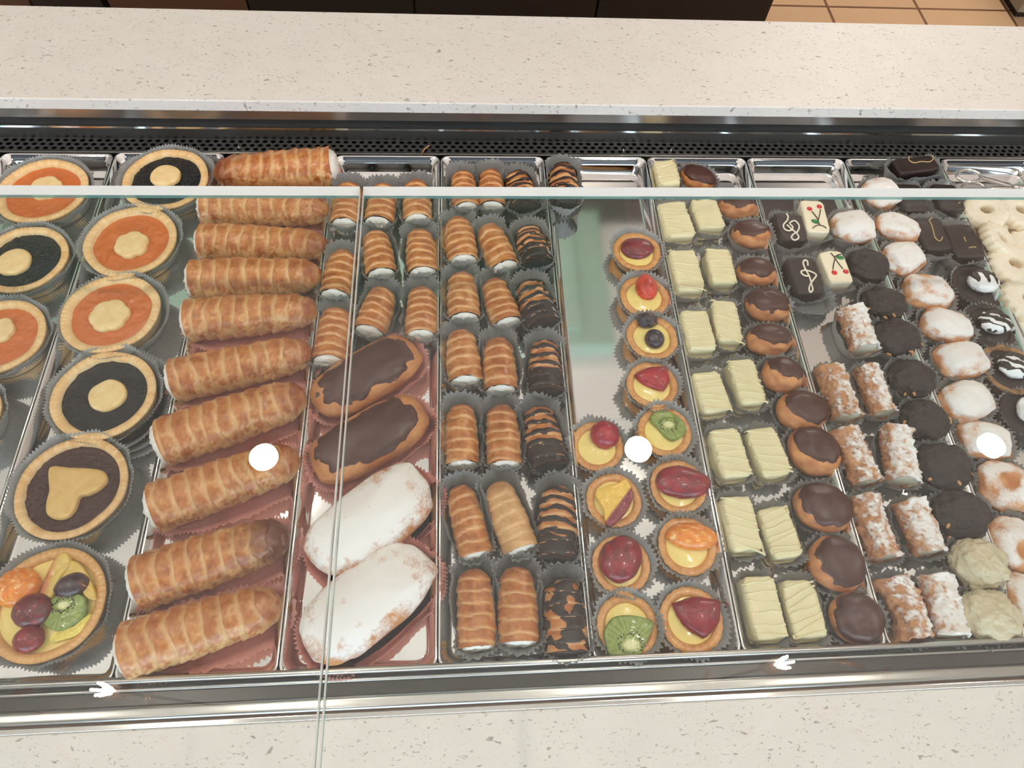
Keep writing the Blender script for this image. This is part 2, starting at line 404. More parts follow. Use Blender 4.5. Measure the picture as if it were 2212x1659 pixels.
# staff side furniture
def behind(u, v, Y):
    d = AF + AR*((u-1106)/FPX) + AU*((829.5-v)/FPX); return CAM + d*(Y/d.y)
CY = 1.62
ex = [behind(u, 25, CY).x for u in (0, 88, 95, 240, 250, 530, 545, 578, 897, 1285, 1656)]
def cab(name, xa, xb, mat, label, yy=CY, h=1.78, handle=False):
    r = empty(name, ((xa+xb)/2, yy, 0)); tag(r, label, 'cabinet')
    m = MB(); m.box((xa, yy, .0), (xb, yy+.5, h)); part('body', m, mat, r)
    m = MB(); m.box((xa+.003, yy-.018, .08), (xb-.003, yy, h-.01)); part('door', m, mat, r)
cab('back_cabinet', ex[0]-.6, ex[1], 'cabinet_brown', 'brown cabinet at far left behind the rear counter')
cab('back_cabinet', ex[1], ex[3], 'cabinet_black', 'narrow black cabinet between the two brown cabinets behind the counter')
cab('back_cabinet', ex[4], ex[6], 'cabinet_brown', 'brown cabinet left of the black cabinets behind the counter')
cab('back_cabinet', ex[6], ex[8], 'cabinet_black', 'leftmost of three wide black cabinets behind the counter')
cab('back_cabinet', ex[8], ex[9], 'cabinet_black', 'middle of three wide black cabinets behind the counter')
cab('back_cabinet', ex[9], ex[10], 'cabinet_black', 'black cabinet beside the terracotta floor, rightmost of three')
emis('fill_panel_glow', (1.0, .93, .84), 24.0)  # unseen panel, added to brighten the tile floor
r = empty('added_fill_panel', (1.9, 3.05, ZC-.16)); tag(r, 'added unseen light panel brightening the terracotta staff floor', 'ceiling light')
m = MB(); m.box((1.35, 2.88, ZC-.19), (2.65, 3.24, ZC-.16)); part('frame', m, 'steel_brushed', r)
m = MB(); m.add([(1.37, 2.90, ZC-.1915), (1.37, 3.22, ZC-.1915), (2.63, 3.22, ZC-.1915), (2.63, 2.90, ZC-.1915)], [(0, 1, 2, 3)]); part('diffuser', m, 'fill_panel_glow', r)
r = empty('added_uplight', (-.4, CY+.3, 1.78)); tag(r, 'added unseen uplight strip on the back cabinets brightening the ceiling', 'light strip')  # strip added out of view to throw light on the ceiling
m = MB(); m.box((ex[0]-.5, CY+.2, 1.781), (ex[10]-.05, CY+.32, 1.81)); part('channel', m, 'steel_brushed', r)
m = MB(); m.add([(ex[0]-.45, CY+.21, 1.8115), (ex[10]-.08, CY+.21, 1.8115), (ex[10]-.08, CY+.31, 1.8115), (ex[0]-.45, CY+.31, 1.8115)], [(0, 1, 2, 3)]); part('diffuser', m, 'uplight_fill_glow', r)
q = px(2185, 43, -ZR)
r = empty('floor_appliance', (q.x+.2, q.y+.2, 0)); r.rotation_euler = (0, 0, 0)
tag(r, 'grey appliance standing on the terracotta floor at top right corner', 'appliance')
m = MB(); m.box((q.x, q.y, .03), (q.x+.45, q.y+.45, .62)); part('housing', m, 'appliance_grey', r)
m = MB(); m.box((q.x+.02, q.y+.02, 0), (q.x+.43, q.y+.43, .03)); part('plinth', m, 'cabinet_black', r)
# ------------------------------------------------------------------ lamps (some seen as reflections in the glass, others unseen)
def mirror_at(u, v, z):
    """where a thing at height z must hang for the glass to reflect it at pixel u, v"""
    d = AF + AR*((u-1106)/FPX) + AU*((829.5-v)/FPX); zg = Z(GZ+GT)
    t = (CAM.z-zg)/-d.z + (z-zg)/-d.z
    return Vector((CAM.x+d.x*t, CAM.y+d.y*t, z))
dl = [mirror_at(u, v, ZC-.012) for u, v in ((568, 985), (1380, 968), (2145, 960))]
sp = dl[1].x-dl[0].x
spots = dl + [Vector((dl[0].x+sp*k, dl[0].y-1.7, ZC-.132)) for k in (-1, 0, 1, 2)]
for i, p in enumerate(spots):
    r = empty('ceiling_downlight', (p.x, p.y, p.z+.012)); row = 'over the trays' if i < 3 else 'over the customer side'
    tag(r, 'round recessed ceiling downlight %s, %s of its row' % (row, ['leftmost', 'middle', 'rightmost'][i] if i < 3 else ['leftmost', 'second from left', 'third from left', 'rightmost'][i-3]), 'ceiling light', 'recessed ceiling downlights')
    V = []; n = 28
    for k in range(n):
        a = 2*math.pi*k/n; V += [(.043*math.cos(a), .043*math.sin(a), -.012), (.058*math.cos(a), .058*math.sin(a), -.012), (.06*math.cos(a), .06*math.sin(a), 0)]
    F = [(k*3, k*3+1, (k+1) % n*3+1, (k+1) % n*3) for k in range(n)]+[(k*3+1, k*3+2, (k+1) % n*3+2, (k+1) % n*3+1) for k in range(n)]
    build('trim_ring', V, F, MAT['chrome'], r)
    build('lens', [(.043*math.cos(2*math.pi*k/n), .043*math.sin(2*math.pi*k/n), -.010) for k in range(n)], [tuple(range(n-1, -1, -1))], MAT['lamp_glow'], r)
random.seed(5)
streaks = {0: [(235,1255,20,2),(243,1372,25,75),(130,1440,60,40),(48,1490,50,25),(95,1545,45,-3),(180,1262,45,-27),(420,1440,20,70),(335,1255,30,2),(345,1390,30,-65),(320,1510,25,-75),(140,1635,55,-45),(360,1610,45,-50)],
           1: [(1605,1238,40,-35),(1668,1222,40,-75),(1635,1310,40,90),(1745,1345,50,-55),(1745,1222,18,40),(1835,1430,60,-20),(1795,1540,45,25),(1895,1535,30,5),(1530,1465,30,85),(1920,1455,25,85),(1765,1330,45,-48),(1860,1590,45,-40),(1620,1580,25,35)]}
zb = Z(1.15); pc = [mirror_at(220, 1490, zb), mirror_at(1695, 1432, zb)]; dx = pc[1].x-pc[0].x
pc += [Vector((pc[0].x-dx, pc[0].y, zb)), Vector((pc[1].x+dx, pc[1].y, zb))]+[Vector((pc[0].x+dx*q_, pc[0].y-1.5, zb)) for q_ in ()]  # outer pendants added out of view to brighten the ceiling
PL = ['second from left over the ledge', 'third from left over the ledge', 'added unseen leftmost over the ledge', 'added unseen rightmost over the ledge']+[w_+' over the customer floor' for w_ in ('leftmost', 'second from left', 'third from left', 'rightmost')]
for k, c in enumerate(pc):
    r = empty('pendant_lamp', (c.x, c.y, zb)); tag(r, 'copper rod pendant lamp with clear bulb, '+PL[k], 'pendant lamp', 'copper pendant lamps')
    m = MB(); m.ellipsoid((0, 0, 0), .036, .036, .04, nu=14, nv=24); m.out('bulb_glass', MAT['clear_glass'], r)
    m = MB()
    for a in range(4): m.sweep([(math.cos(a*1.57)*.010, math.sin(a*1.57)*.010, -.018), (math.cos(a*1.57)*.004, math.sin(a*1.57)*.004, .02)], .0022, 6)
    m.out('filament', MAT['filament_glow'], r)
    m = MB(); m.sweep([(0, 0, .035), (0, 0, .08)], .014, 16); m.out('socket', MAT['copper'], r)
    m = MB(); m.sweep([(0, 0, .08), (0, 0, ZC-zb)], .003, 8); m.out('cord', MAT['cabinet_black'], r)
    if k > 1:
        for q_ in range(10):
            a = Vector((random.uniform(-1, 1), random.uniform(-1, 1), random.uniform(-.35, .5))).normalized()*random.uniform(.12, .24); b = a+Vector((random.uniform(-1, 1), random.uniform(-1, 1), 0)).normalized()*.05
            m = MB(); m.sweep([a, b], .0022, 8); m.sweep([(0, 0, .075), (a+b)*.5], .0005, 5); m.out('copper_rod', MAT['copper'], r)
        continue
    for (su, sv, ln, an) in streaks[k]:
        zz = zb+random.uniform(-.06, .06); an = math.radians(an)
        a = mirror_at(su-math.cos(an)*ln*.55, sv+math.sin(an)*ln*.55, zz)-c; b = mirror_at(su+math.cos(an)*ln*.55, sv-math.sin(an)*ln*.55, zz)-c
        a.z = b.z = zz-zb; mid = (a+b)*.5; di = (b-a)*.5
        vc = (Vector((CAM.x, CAM.y, 2*Z(GZ+GT)-CAM.z))-c-mid).normalized(); hv = (vc-mid.normalized()).normalized()
        ax = di-vc*(di.dot(hv)/vc.dot(hv)); ax = ax*min(1, .05/ax.length); a, b = mid-ax, mid+ax
        m = MB(); m.sweep([a, b], .0048, 14)
        hub = Vector((0, 0, .075)); m.sweep([hub, (a+b)*.5], .0005, 5)
        m.out('copper_rod', MAT['copper'], r)
# ------------------------------------------------------------------ trays
P = .12
TN = ['far left', 'tart', 'large horn', 'horn and eclair', 'three column horn', 'fruit tartlet', 'white block', 'cannoli', 'sugared puff', 'ring biscuit']
tl = ['steel tray at the far left holding jam tarts', 'steel tray with fruit tart in front and heart tart', 'steel tray holding the large cream horns', 'steel tray holding small horns and large eclairs',
      'steel tray holding three columns of small horns', 'steel tray holding the fruit tartlets', 'steel tray holding white coated blocks and chocolate puffs', 'steel tray holding cannoli and dark clusters',
      'steel tray holding sugared puffs and dark bars', 'steel tray holding ring biscuits and scissors', 'empty steel tray beyond the left edge of the jam tarts']
def tray(k, label, dy=0.0):
    xa, xb = (k-4)*P+.0006, (k-3)*P-.0006; ya, yb = .0490, .5935+dy
    r = empty('pastry_tray', ((xa+xb)/2, (ya+yb)/2, Z(FL))); tag(r, label, 'tray', 'steel pastry trays side by side')
    def loop(inset, z, rad, n=5):
        x_, y_ = (xb-xa)/2-inset, (yb-ya)/2-inset; L = []
        for sx, sy, a0 in ((1, 1, 0), (-1, 1, 90), (-1, -1, 180), (1, -1, 270)):
            for j in range(n):
                a = math.radians(a0+90*j/(n-1)); L.append((sx*(x_-rad)+rad*math.cos(a), sy*(y_-rad)+rad*math.sin(a), z))
        return L
    H = -FL
    rings = [loop(.0, H-.0012, .008), loop(.0, H-.0002, .008), loop(.0009, H, .008), loop(.0016, H-.0006, .008), loop(.0058, H-.0056, .008), loop(.0066, H-.0070, .008), loop(.0076, .0016, .008), loop(.0081, .0005, .008), loop(.0095, 0, .008), loop(.0100, 0, .008), loop(.0105, 0, .008)]
    V = [p for L in rings for p in L]; n = len(rings[0]); F = gridf(len(rings), n); F.append(tuple(len(V)-n+i for i in range(n)))
    build('pan', V, F, MAT['tray_steel'], r)
for k in range(0, 10): tray(k, tl[k], (.002 if k == 1 else 0))
tray(-1, tl[10])
# ------------------------------------------------------------------ paper cups
def cup(root, a, b, h, flare, pink=False, n=None, ends=False, seed=0, off=(0, 0), name='paper_cup', lift=0.0, sq=2.2, rim=.35):
    """pleated cup, half sizes a (x) and b (y) at the base; ends=True keeps the long sides smoother"""
    rnd_ = random.Random(seed)
    per = math.pi*(3*(a+b)-math.sqrt((3*a+b)*(a+3*b))); n = n or max(28, int(per/.0034)); nv = n*2
    V = []; lv = 6
    for i in range(lv+1):
        t = i/lv
        for j in range(nv):
            q = 2*math.pi*j/nv; cq, sq_ = math.cos(q), math.sin(q)
            e = 2.0/sq
            x = a*math.copysign(abs(cq)**e, cq); y = b*math.copysign(abs(sq_)**e, sq_)
            g = Vector((x/a/a, y/b/b)).normalized()
            en = 1.0 if not ends else .25+.75*sst(.45, .8, abs(sq_))
            am = (.0013 if n < 80 else .0010)*(t**.7)*en*(1 if j % 2 else -1)
            wob = N((cq*3, sq_*3, seed*.37), 1.0)*.0032*t
            fl = flare*(t**1.25)*(en*.75+.25 if ends else 1)
            hh = h*(.78+.22*en if ends else 1)
            z = hh*t - flare*rim*t*t*.3 + ((.0008 if n < 80 else .0005)*(1 if j % 2 else -1)+rnd_.uniform(-.0004, .0004) if i == lv else 0) + N((cq*2, sq_*2, seed), 1.0)*.0025*t
            d = fl+am+wob
            V.append((x+g.x*d+off[0], y+g.y*d+off[1], max(z, 0)+.0006+lift))
    F = gridf(lv+1, nv); F.append(tuple(range(nv-1, -1, -1)))
    return build(name, V, F, MAT['paper_pink' if pink else 'paper_grey'], root)
# ------------------------------------------------------------------ pastry builders (local: base on z=0)
def place(name, u, v, zmid, rz=0.0, lift=0.0):
    p = px(u, v, FL+lift+zmid); return empty(name, (p.x, p.y, Z(FL+lift)), rz)
def place2(name, p0, p1, zmid, lift=0.0):
    a = px(*p0, FL+lift+zmid); b = px(*p1, FL+lift+zmid); c = (a+b)*.5
    rz = math.atan2(a.y-b.y, a.x-b.x)-math.pi/2                 # local +y points from p1 to p0
    return empty(name, (c.x, c.y, Z(FL+lift)), rz), Vector((a.x-b.x, a.y-b.y)).length
def loc(root, p):
    return Matrix.Rotation(-root.rotation_euler.z, 3, 'Z') @ (Vector(p)-root.location)
GOLD, DEEP, PALE, DARKB = C(196, 122, 58), C(150, 74, 28), C(228, 188, 132), C(84, 40, 20)
def horn_shell(root, L, r, zc, turns, seed, nu=56, nv=36, tip='round', pale=0.0, dark=0.0, rough=0.0, name='pastry_shell'):
    rr = random.Random(seed); ph0 = rr.random(); V = []; K = []
    def surf(s, q):
        tp = 1.0
        if s > .80: tp = math.sqrt(max(0.0, 1-((s-.80)/.205)**2))
        base = r*(1.02-.17*sst(.35, .95, s))*tp
        f = (s*turns+q/(2*math.pi)*.55*(1 if seed % 2 else -1)+ph0+N((math.cos(q)*.8, math.sin(q)*.8, s*turns*.45), 1.5, seed+2)*.28) % 1.0
        saw = (sst(0, .13, f)*(1-.60*f)-.35)*r*.19*(1 if tp > .5 else tp)
        nn = N((math.cos(q)*r, math.sin(q)*r, s*L), 90, seed)*r*.06+N((math.cos(q)*r, math.sin(q)*r, s*L), 300, seed)*r*.05*rough
        return base+saw*(1-rough*.6)+nn*tp, f
    for i in range(nu):
        s = i/(nu-1)
        for j in range(nv):
            q = 2*math.pi*j/nv; rad, f = surf(s, q)
            x = math.cos(q)*rad; z = math.sin(q)*rad*.96
            V.append((x, -L/2+s*L, max(zc+z, .0012)))
            up = math.sin(q)
            n1 = N((x, s*L, z), 110, seed+9)*.5+N((x, s*L, z), 400, seed+3)*.5
            br = sst(.02, .16, f)*(1-.8*sst(.66 if L > .08 else .86, 1.0, f))*sst(.0, .62, up+n1*1.2+(.2 if L < .08 else 0))*(.75+.6*n1+.3*N((s*L, q, 0), 60, seed+7))
            c = mixc(PALE, GOLD, br*(1.15-pale)+.22)
            c = mixc(c, DEEP, max(0, br*.8+n1*.8-.38)*(1-pale)+sst(.72, 1, s)*(.55+dark)*sst(-.6, .4, up))
            c = mixc(c, DARKB, dark*max(0.0, sst(.6, .95, s)*.9+n1*.3))
            c = mixc(c, PALE, sst(.1, -.9, up)*.4)
            K.append(c)
    F = gridf(nu, nv); F.append(tuple((nu-1)*nv+j for j in range(nv)))
    build(name, V, F, MAT['pastry_glazed'], root, K)
    return surf
def horn_cream(root, L, r, zc, seed, mat='cream', bulge=.12):
    V = []; nv = 28; R_ = [0, .3, .6, .85, .98]
    for t in R_:
        for j in range(nv):
            q = 2*math.pi*j/nv; k = r*t*.965
            b = -L/2-r*bulge*(1-t**5)+N((math.cos(q)*k, math.sin(q)*k, seed), 260, seed)*r*.12+(r*.06 if t > .9 else 0)
            V.append((math.cos(q)*k, b, max(zc+math.sin(q)*k*.96, .0012)))
    build('cream_filling', V, gridf(len(R_), nv), MAT[mat], root)
def coat(root, surfpos, nu, nv, mask, mat, eps=.0007, name='chocolate_coat', wrap=True):
    """a skin that rises out of the surface where mask > 0 and dives under it elsewhere"""
    V = []; keep = []
    for i in range(nu):
        for j in range(nv):
            p, n = surfpos(i/(nu-1), 2*math.pi*j/nv)
            k = mask(i/(nu-1), 2*math.pi*j/nv, p)
            d = max(-.0022, min(eps, k*.006)); V.append(p+n*d); keep.append(d > -.0021)
    F = [f for f in gridf(nu, nv) if any(keep[i] for i in f)]
    used = sorted({i for f in F for i in f}); mp = {o: k for k, o in enumerate(used)}
    build(name, [V[i] for i in used], [tuple(mp[i] for i in f) for f in F], MAT[mat], root)
def small_horn(p0, p1, hw, label, seed, kind='plain', group='small cream horns in grey paper cups', pale=0.0, dark=0.0, turns=None, cupped=True):
    um, vm = (p0[0]+p1[0])/2, (p0[1]+p1[1])/2
    r = plen(um, vm, hw*2, FL+.014)/2
    root, L = place2('cream_horn' if kind == 'plain' else 'chocolate_dipped_horn', p0, p1, r*1.1+.0015)
    L *= 1.02
    tag(root, label, 'pastry', group)
    zc = r*.98+.0015; turns = turns or random.Random(seed).uniform(5.2, 6.6)
    sf = horn_shell(root, L, r, zc, turns, seed, pale=pale, dark=dark, rough=.6 if pale > .5 else 0)
    if kind == 'plain': horn_cream(root, L, r, zc, seed)
    else:
        def sp_(s, q):
            rad, f = sf(s, q); n = Vector((math.cos(q), 0, math.sin(q)))
            return Vector((math.cos(q)*rad, -L/2+s*L, max(zc+math.sin(q)*rad*.96, .0012))), n
        rs = random.Random(seed*3+1); fr = rs.uniform(5.5, 8.0); o = rs.random()*6; solid = rs.uniform(.24, .36)
        def mk(s, q, p):
            if kind == 'heavy': return .25+N(p, 120, seed)*1.4
            z = math.sin(s*fr*2*math.pi+o+math.sin(q+o)*1.3+N(p, 90, seed)*2.4)*.9+N(p, 220, seed)*.5-.05
            return max(z*sst(1.02, .75, s)+.1*(1-s), (solid-s)*7+N(p, 130, seed)*.8)
        coat(root, sp_, 90, 48, mk, 'dark_chocolate', .0006)
        V = []; nv = 28                                        # dipped front end
        for t in (0, .4, .75, .95, 1.04):
            for j in range(nv):
                q = 2*math.pi*j/nv; k = r*t
                V.append((math.cos(q)*k, -L/2-.0012*(1-t**4)-.0004, max(zc+math.sin(q)*k*.96, .0012)))
        build('chocolate_end', V, gridf(5, nv), MAT['dark_chocolate'], root)
    if cupped: cup(root, r*1.14, L*.5+.0016, .0245, .0082, False, None, True, seed, (0, .0014), sq=2.6)
    return root
def big_horn(p0, p1, hw, label, seed, dark=0.0, pale=0.0, turns=None, paper=(0, 0)):
    """p0 closed tip, p1 open end"""
    um, vm = (p0[0]+p1[0])/2, (p0[1]+p1[1])/2
    r = plen(um, vm, hw*2, FL+.025)/2
    root, L = place2('large_cream_horn', p0, p1, r*1.05+.002); tag(root, label, 'pastry', 'large cream horns in pink paper')
    zc = r*.97+.002
    horn_shell(root, L, r, zc, turns or random.Random(seed).uniform(9.0, 10.5), seed, 120, 56, dark=dark, pale=pale, rough=.35)
    horn_cream(root, L, r*1.02, zc, seed, bulge=.30)
    cup(root, r*.92, L*.5, .0150, .0100, True, None, False, seed, paper, sq=2.8)
    return root
# ---- round tart with crimped rim
def tart_shell(root, R, H, floor_t, crimps, seed, base=C(232, 190, 126), tan=C(206, 144, 78), glazed=False, scal=.0, rimw=.14, name='tart_shell'):
    """R outer rim radius, H height of rim"""
    prof = [(.80, 0), (.86, .05), (.92, .45), (.965, .80), (1.0, .90), (1.0, .97), (.985, 1.0), (1-rimw*.5, 1.02), (1-rimw, .97), (1-rimw*1.12, .86), (1-rimw*1.3, floor_t), (.4, floor_t-.05), (0.02, floor_t-.05)]
    nv = crimps*6; V = []; K = []
    for i, (pr, pz) in enumerate(prof):
        rim = sst(.85, .99, pz)*sst(.5, .8, pr)
        for j in range(nv):
            q = 2*math.pi*j/nv; cr = .5+.5*math.cos(q*crimps)
            sk = max(0, cr-.78)*4.5*sst(1-rimw*1.05, 1-rimw*.35, pr)
            rad = R*pr*(1+N((math.cos(q), math.sin(q), 0), 1.3, seed)*.03) + scal*R*math.cos(q*crimps)*rim*(1 if pr > .9 else .3)
            z = H*pz - rim*sk*H*.035 + N((math.cos(q), math.sin(q), pr), 2.0, seed)*H*.05*rim
            V.append((rad*math.cos(q), rad*math.sin(q), z))
            n1 = N((math.cos(q)*R, math.sin(q)*R, z), 180, seed)
            c = mixc(base, tan, .25+.45*n1+.28*rim*(1-sk)*(1 if not glazed else .5)-.12*(1-pz))
            K.append(mixc(c, tan, rim*sk*.55))
    build(name, V, gridf(len(prof), nv), MAT['shortcrust_glazed' if glazed else 'shortcrust'], root, K)
def disc(root, name, R, z, mat, seed, dome=.0, bump=.0, nr=14, nv=48, irr=.03, off=(0, 0)):
    V = []
    for i in range(nr):
        t = i/(nr-1)
        for j in range(nv):
            q = 2*math.pi*j/nv; k = R*t*(1+N((math.cos(q), math.sin(q), 0), 1.6, seed)*irr)
            x, y = k*math.cos(q)+off[0], k*math.sin(q)+off[1]
            V.append((x, y, z+dome*(1-t*t)+N((x, y, seed), 260, seed)*bump+N((x, y, seed), 90, seed)*bump))
    return build(name, V, gridf(nr, nv), MAT[mat], root)
def topper(root, name, outline, z, th, mat, cols, seed, holes=None):
    """soft edged biscuit from a closed outline of (x, y), star shaped about its centre"""
    n = len(outline); cx = sum(p[0] for p in outline)/n; cyy = sum(p[1] for p in outline)/n
    V = []; K = []
    for (k, zz) in ((1.0, 0), (1.02, th*.45), (.985, th*.8), (.93, th*.97), (.80, th*1.03), (.5, th*1.05), (.2, th*1.06), (.02, th*1.06)):
        for (x, y) in outline:
            X, Y = cx+(x-cx)*k, cyy+(y-cyy)*k
            V.append((X, Y, z+zz+N((X, Y, seed), 120, seed)*th*.1)); K.append(mixc(cols[0], cols[1], .35+N((X, Y, 1), 160, seed)*.6+.3*(k > .95)))
    F = gridf(8, n); F.append(tuple(7*n+i for i in range(n)))
    build(name, V, F, MAT[mat], root, K)
def closedpath(P, n=5):
    P = [Vector((p[0], p[1], 0)) for p in P]; m = len(P); out = []
    for i in range(m):
        a, b, c, d = P[i-1], P[i], P[(i+1) % m], P[(i+2) % m]
        for k in range(n):
            t = k/n; q = .5*((2*b)+(c-a)*t+(2*a-5*b+4*c-d)*t*t+(3*b-a-3*c+d)*t*t*t); out.append((q.x, q.y))
    return out
BISC = (C(240, 212, 158), C(226, 184, 118))
def big_tart(u, v, hw, kind, label, seed, top=None, cookie=None, ang=0.0, cupoff=(0, 0), extra=0):
    H = .021
    R = plen(u, v, hw*2, FL+H)/2*.985; v -= 4
    root = place({'apricot': 'apricot_jam_tart', 'blueberry': 'blueberry_jam_tart', 'plum': 'plum_jam_tart', 'fruit': 'fruit_tart'}[kind], u, v, H+.001)
    tag(root, label, 'tart', 'large round tarts in grey paper cups')
    tart_shell(root, R, H, .60, 58, seed, glazed=(kind == 'fruit'), rimw=.165 if kind != 'plum' else .14, base=C(246, 216, 164) if kind != 'fruit' else C(226, 174, 104), tan=C(226, 172, 108) if kind == 'apricot' or kind == 'blueberry' else C(212, 150, 84))
    zj = H*.80
    if kind != 'fruit':
        disc(root, 'jam_filling', R*(.875 if kind != 'plum' else .89), zj, {'apricot': 'apricot_jam', 'blueberry': 'blueberry_jam', 'plum': 'plum_jam'}[kind], seed, .0006, .0007 if kind == 'apricot' else .0013, 30, 84)
    if cookie:
        c = loc(root, px(*cookie[:2], FL+zj+.004)); s = plen(cookie[0], cookie[1], cookie[2]*2, FL+zj+.004)/2; rs = random.Random(seed+4)
        if kind == 'apricot':
            a0 = ang; pts = []
            for k in range(72):
                q = 2*math.pi*k/72; rr = s*(.86+.12*abs(math.cos(3*(q-a0)))**.6+.05*N((math.cos(q), math.sin(q), 0), 1.2, seed)); pts.append((c.x+rr*math.cos(q), c.y+rr*math.sin(q)))
            topper(root, 'flower_biscuit', pts, zj+.0004, .0045, 'biscuit', BISC, seed)
        elif kind == 'blueberry':
            pts = []
            for k in range(60):
                q = 2*math.pi*k/60; rr = s*(1+.07*N((math.cos(q), math.sin(q), 0), 1.4, seed*1.3)); pts.append((c.x+rr*math.cos(q), c.y+rr*math.sin(q)))
            topper(root, 'round_biscuit', pts, zj+.0004, .0045, 'biscuit', BISC, seed)
        else:
            hp = [(107,1010),(150,1010),(205,1013),(226,1022),(229,1040),(212,1057),(190,1068),(172,1073),(162,1098),(146,1116),(122,1121),(102,1110),(99,1090),(106,1060)]
            pts = closedpath([loc(root, px(a, b, FL+zj+.004))[:2] for a, b in hp], 6)
            topper(root, 'heart_biscuit', pts, zj+.0004, .005, 'biscuit', (C(226, 188, 118), C(204, 156, 88)), seed)
    cup(root, R*.87, R*.85, .0225, R*.26, False, 96, False, seed, (cupoff[0], cupoff[1]+.0004), sq=2.0)
    for e in range(extra): cup(root, R*(.88+.04*e), R*(.88+.04*e), .018-.004*e, R*.30, False, 96, False, seed+e+1, (.006+.003*e, -.003-.0025*e), sq=2.0)
    return root, R, H
def lump(root, name, rx, ry, H, mat, seed, colf=None, powf=None, amp=.10, freq=55, nu=28, nv=40, fine=.0, zbase=.0015, off=(0, 0), flat=1.0, dent=None, rot=0.0, sqr=2.0, retf=False):
    """a soft blob standing on z=zbase: lumpy superellipsoid dome"""
    def pos(t, q):
        a = math.pi*t                                          # 0 top .. 1 bottom
        ca, sa = math.cos(a), math.sin(a)
        d = Vector((sa*math.cos(q), sa*math.sin(q), ca))
        e = 2.0/sqr
        cx_, sx_ = math.cos(q), math.sin(q)
        x = rx*math.copysign(abs(cx_)**e, cx_)*(abs(sa)**.82); y = ry*math.copysign(abs(sx_)**e, sx_)*(abs(sa)**.82)
        z = H*.5+H*.5*math.copysign(abs(ca)**flat, ca)
        k = 1+N(d, freq/55*1.6, seed)*amp+N(d, freq/55*4.2, seed+5)*amp*.45+N(d, 14, seed)*fine
        if dent: k -= dent[2]*math.exp(-((d.x-dent[0])**2+(d.y-dent[1])**2)*9)*(1 if ca > 0 else 0)
        return Vector((x*k, y*k, zbase+max(0.0, H*.5+(z-H*.5)*k))), d
    V = []; K = []; W = []
    M = Matrix.Rotation(rot, 3, 'Z'); O = Vector((off[0], off[1], 0))
    for i in range(nu):
        for j in range(nv):
            p, d = pos(i/(nu-1), 2*math.pi*j/nv); V.append(M @ p+O)
            if colf: K.append(colf(p, d))
            if powf: W.append(powf(p, d))
    build(name, V, gridf(nu, nv), MAT[mat], root, K or None, W or None)
    def sp_(t, q):
        p, d = pos(t, q); return M @ p+O, (M @ Vector((d.x, d.y, d.z))).normalized()
    return sp_
# ---- fruit toppings, all in pixel places on a plane z (local height)
def fdome(root, name, u, v, ru, rv, z, h, colf, seed, mat='fruit', rot=0.0, shape=None, amp=.05, nu=20, nv=36):
    """a fruit lying on height z; ru, rv pixel half sizes; shape(q) scales the outline"""
    c = loc(root, px(u, v, FL+z+h*.4)); a = plen(u, v, ru*2, FL+z)/2; b = plen(u, v, rv*2, FL+z)/2
    V = []; K = []; M = Matrix.Rotation(rot, 3, 'Z')
    for i in range(nu):
        t = i/(nu-1); al = t*math.pi*.62
        for j in range(nv):
            q = 2*math.pi*j/nv; s = (shape(q) if shape else 1.0)*(1+N((math.cos(q)*math.sin(al), math.sin(q)*math.sin(al), math.cos(al)), 2.2, seed)*amp)
            p = M @ Vector((a*math.sin(al)*math.cos(q)*s, b*math.sin(al)*math.sin(q)*s, 0))
            zz = z+h*(math.cos(al)+.35)/1.35
            V.append((c.x+p.x, c.y+p.y, zz)); K.append(colf(math.sin(al)*math.cos(q), math.sin(al)*math.sin(q), t))
    F = gridf(nu, nv); F.append(tuple((nu-1)*nv+j for j in range(nv-1, -1, -1)))
    return build(name, V, F, MAT[mat], root, K)
def red(seed, a=C(176, 20, 34), b=C(120, 12, 24), hi=C(206, 52, 48)):
    def f(x, y, t):
        n = N((x, y, t), 2.4, seed); return mixc(mixc(a, b, .4+n*.9+.3*t), hi, max(0, N((x, y, 1), 6, seed)-.1)*.6)
    return f
def outline_slab(root, name, pts, z, th, colf, mat='fruit', tilt=0.0, seed=0):
    """flat cut fruit from pixel outline"""
    L = closedpath([loc(root, px(a, b, FL+z+th))[:2] for a, b in pts], 5); n = len(L)
    cx = sum(p[0] for p in L)/n; cyy = sum(p[1] for p in L)/n; rm = max(math.hypot(p[0]-cx, p[1]-cyy) for p in L)
    V = []; K = []
    for (k, zz) in ((1.0, 0), (1.01, .5), (.98, .88), (.93, 1.0), (.85, 1.02), (.75, 1.02), (.65, 1.02), (.55, 1.02), (.45, 1.02), (.35, 1.02), (.25, 1.02), (.15, 1.0), (.02, 1.0)):
        for (x, y) in L:
            X, Y = cx+(x-cx)*k, cyy+(y-cyy)*k
            V.append((X, Y, z+zz*th+tilt*(Y-cyy)+(N((X, Y, 2), 260, seed)*th*.10-abs(X-cx)/rm*th*.25 if k < .97 else 0))); K.append(colf((X-cx)/rm, (Y-cyy)/rm, k))
    F = gridf(13, n); F.append(tuple(12*n+i for i in range(n)))
    build(name, V, F, MAT[mat], root, K)
    return (cx, cyy, rm)
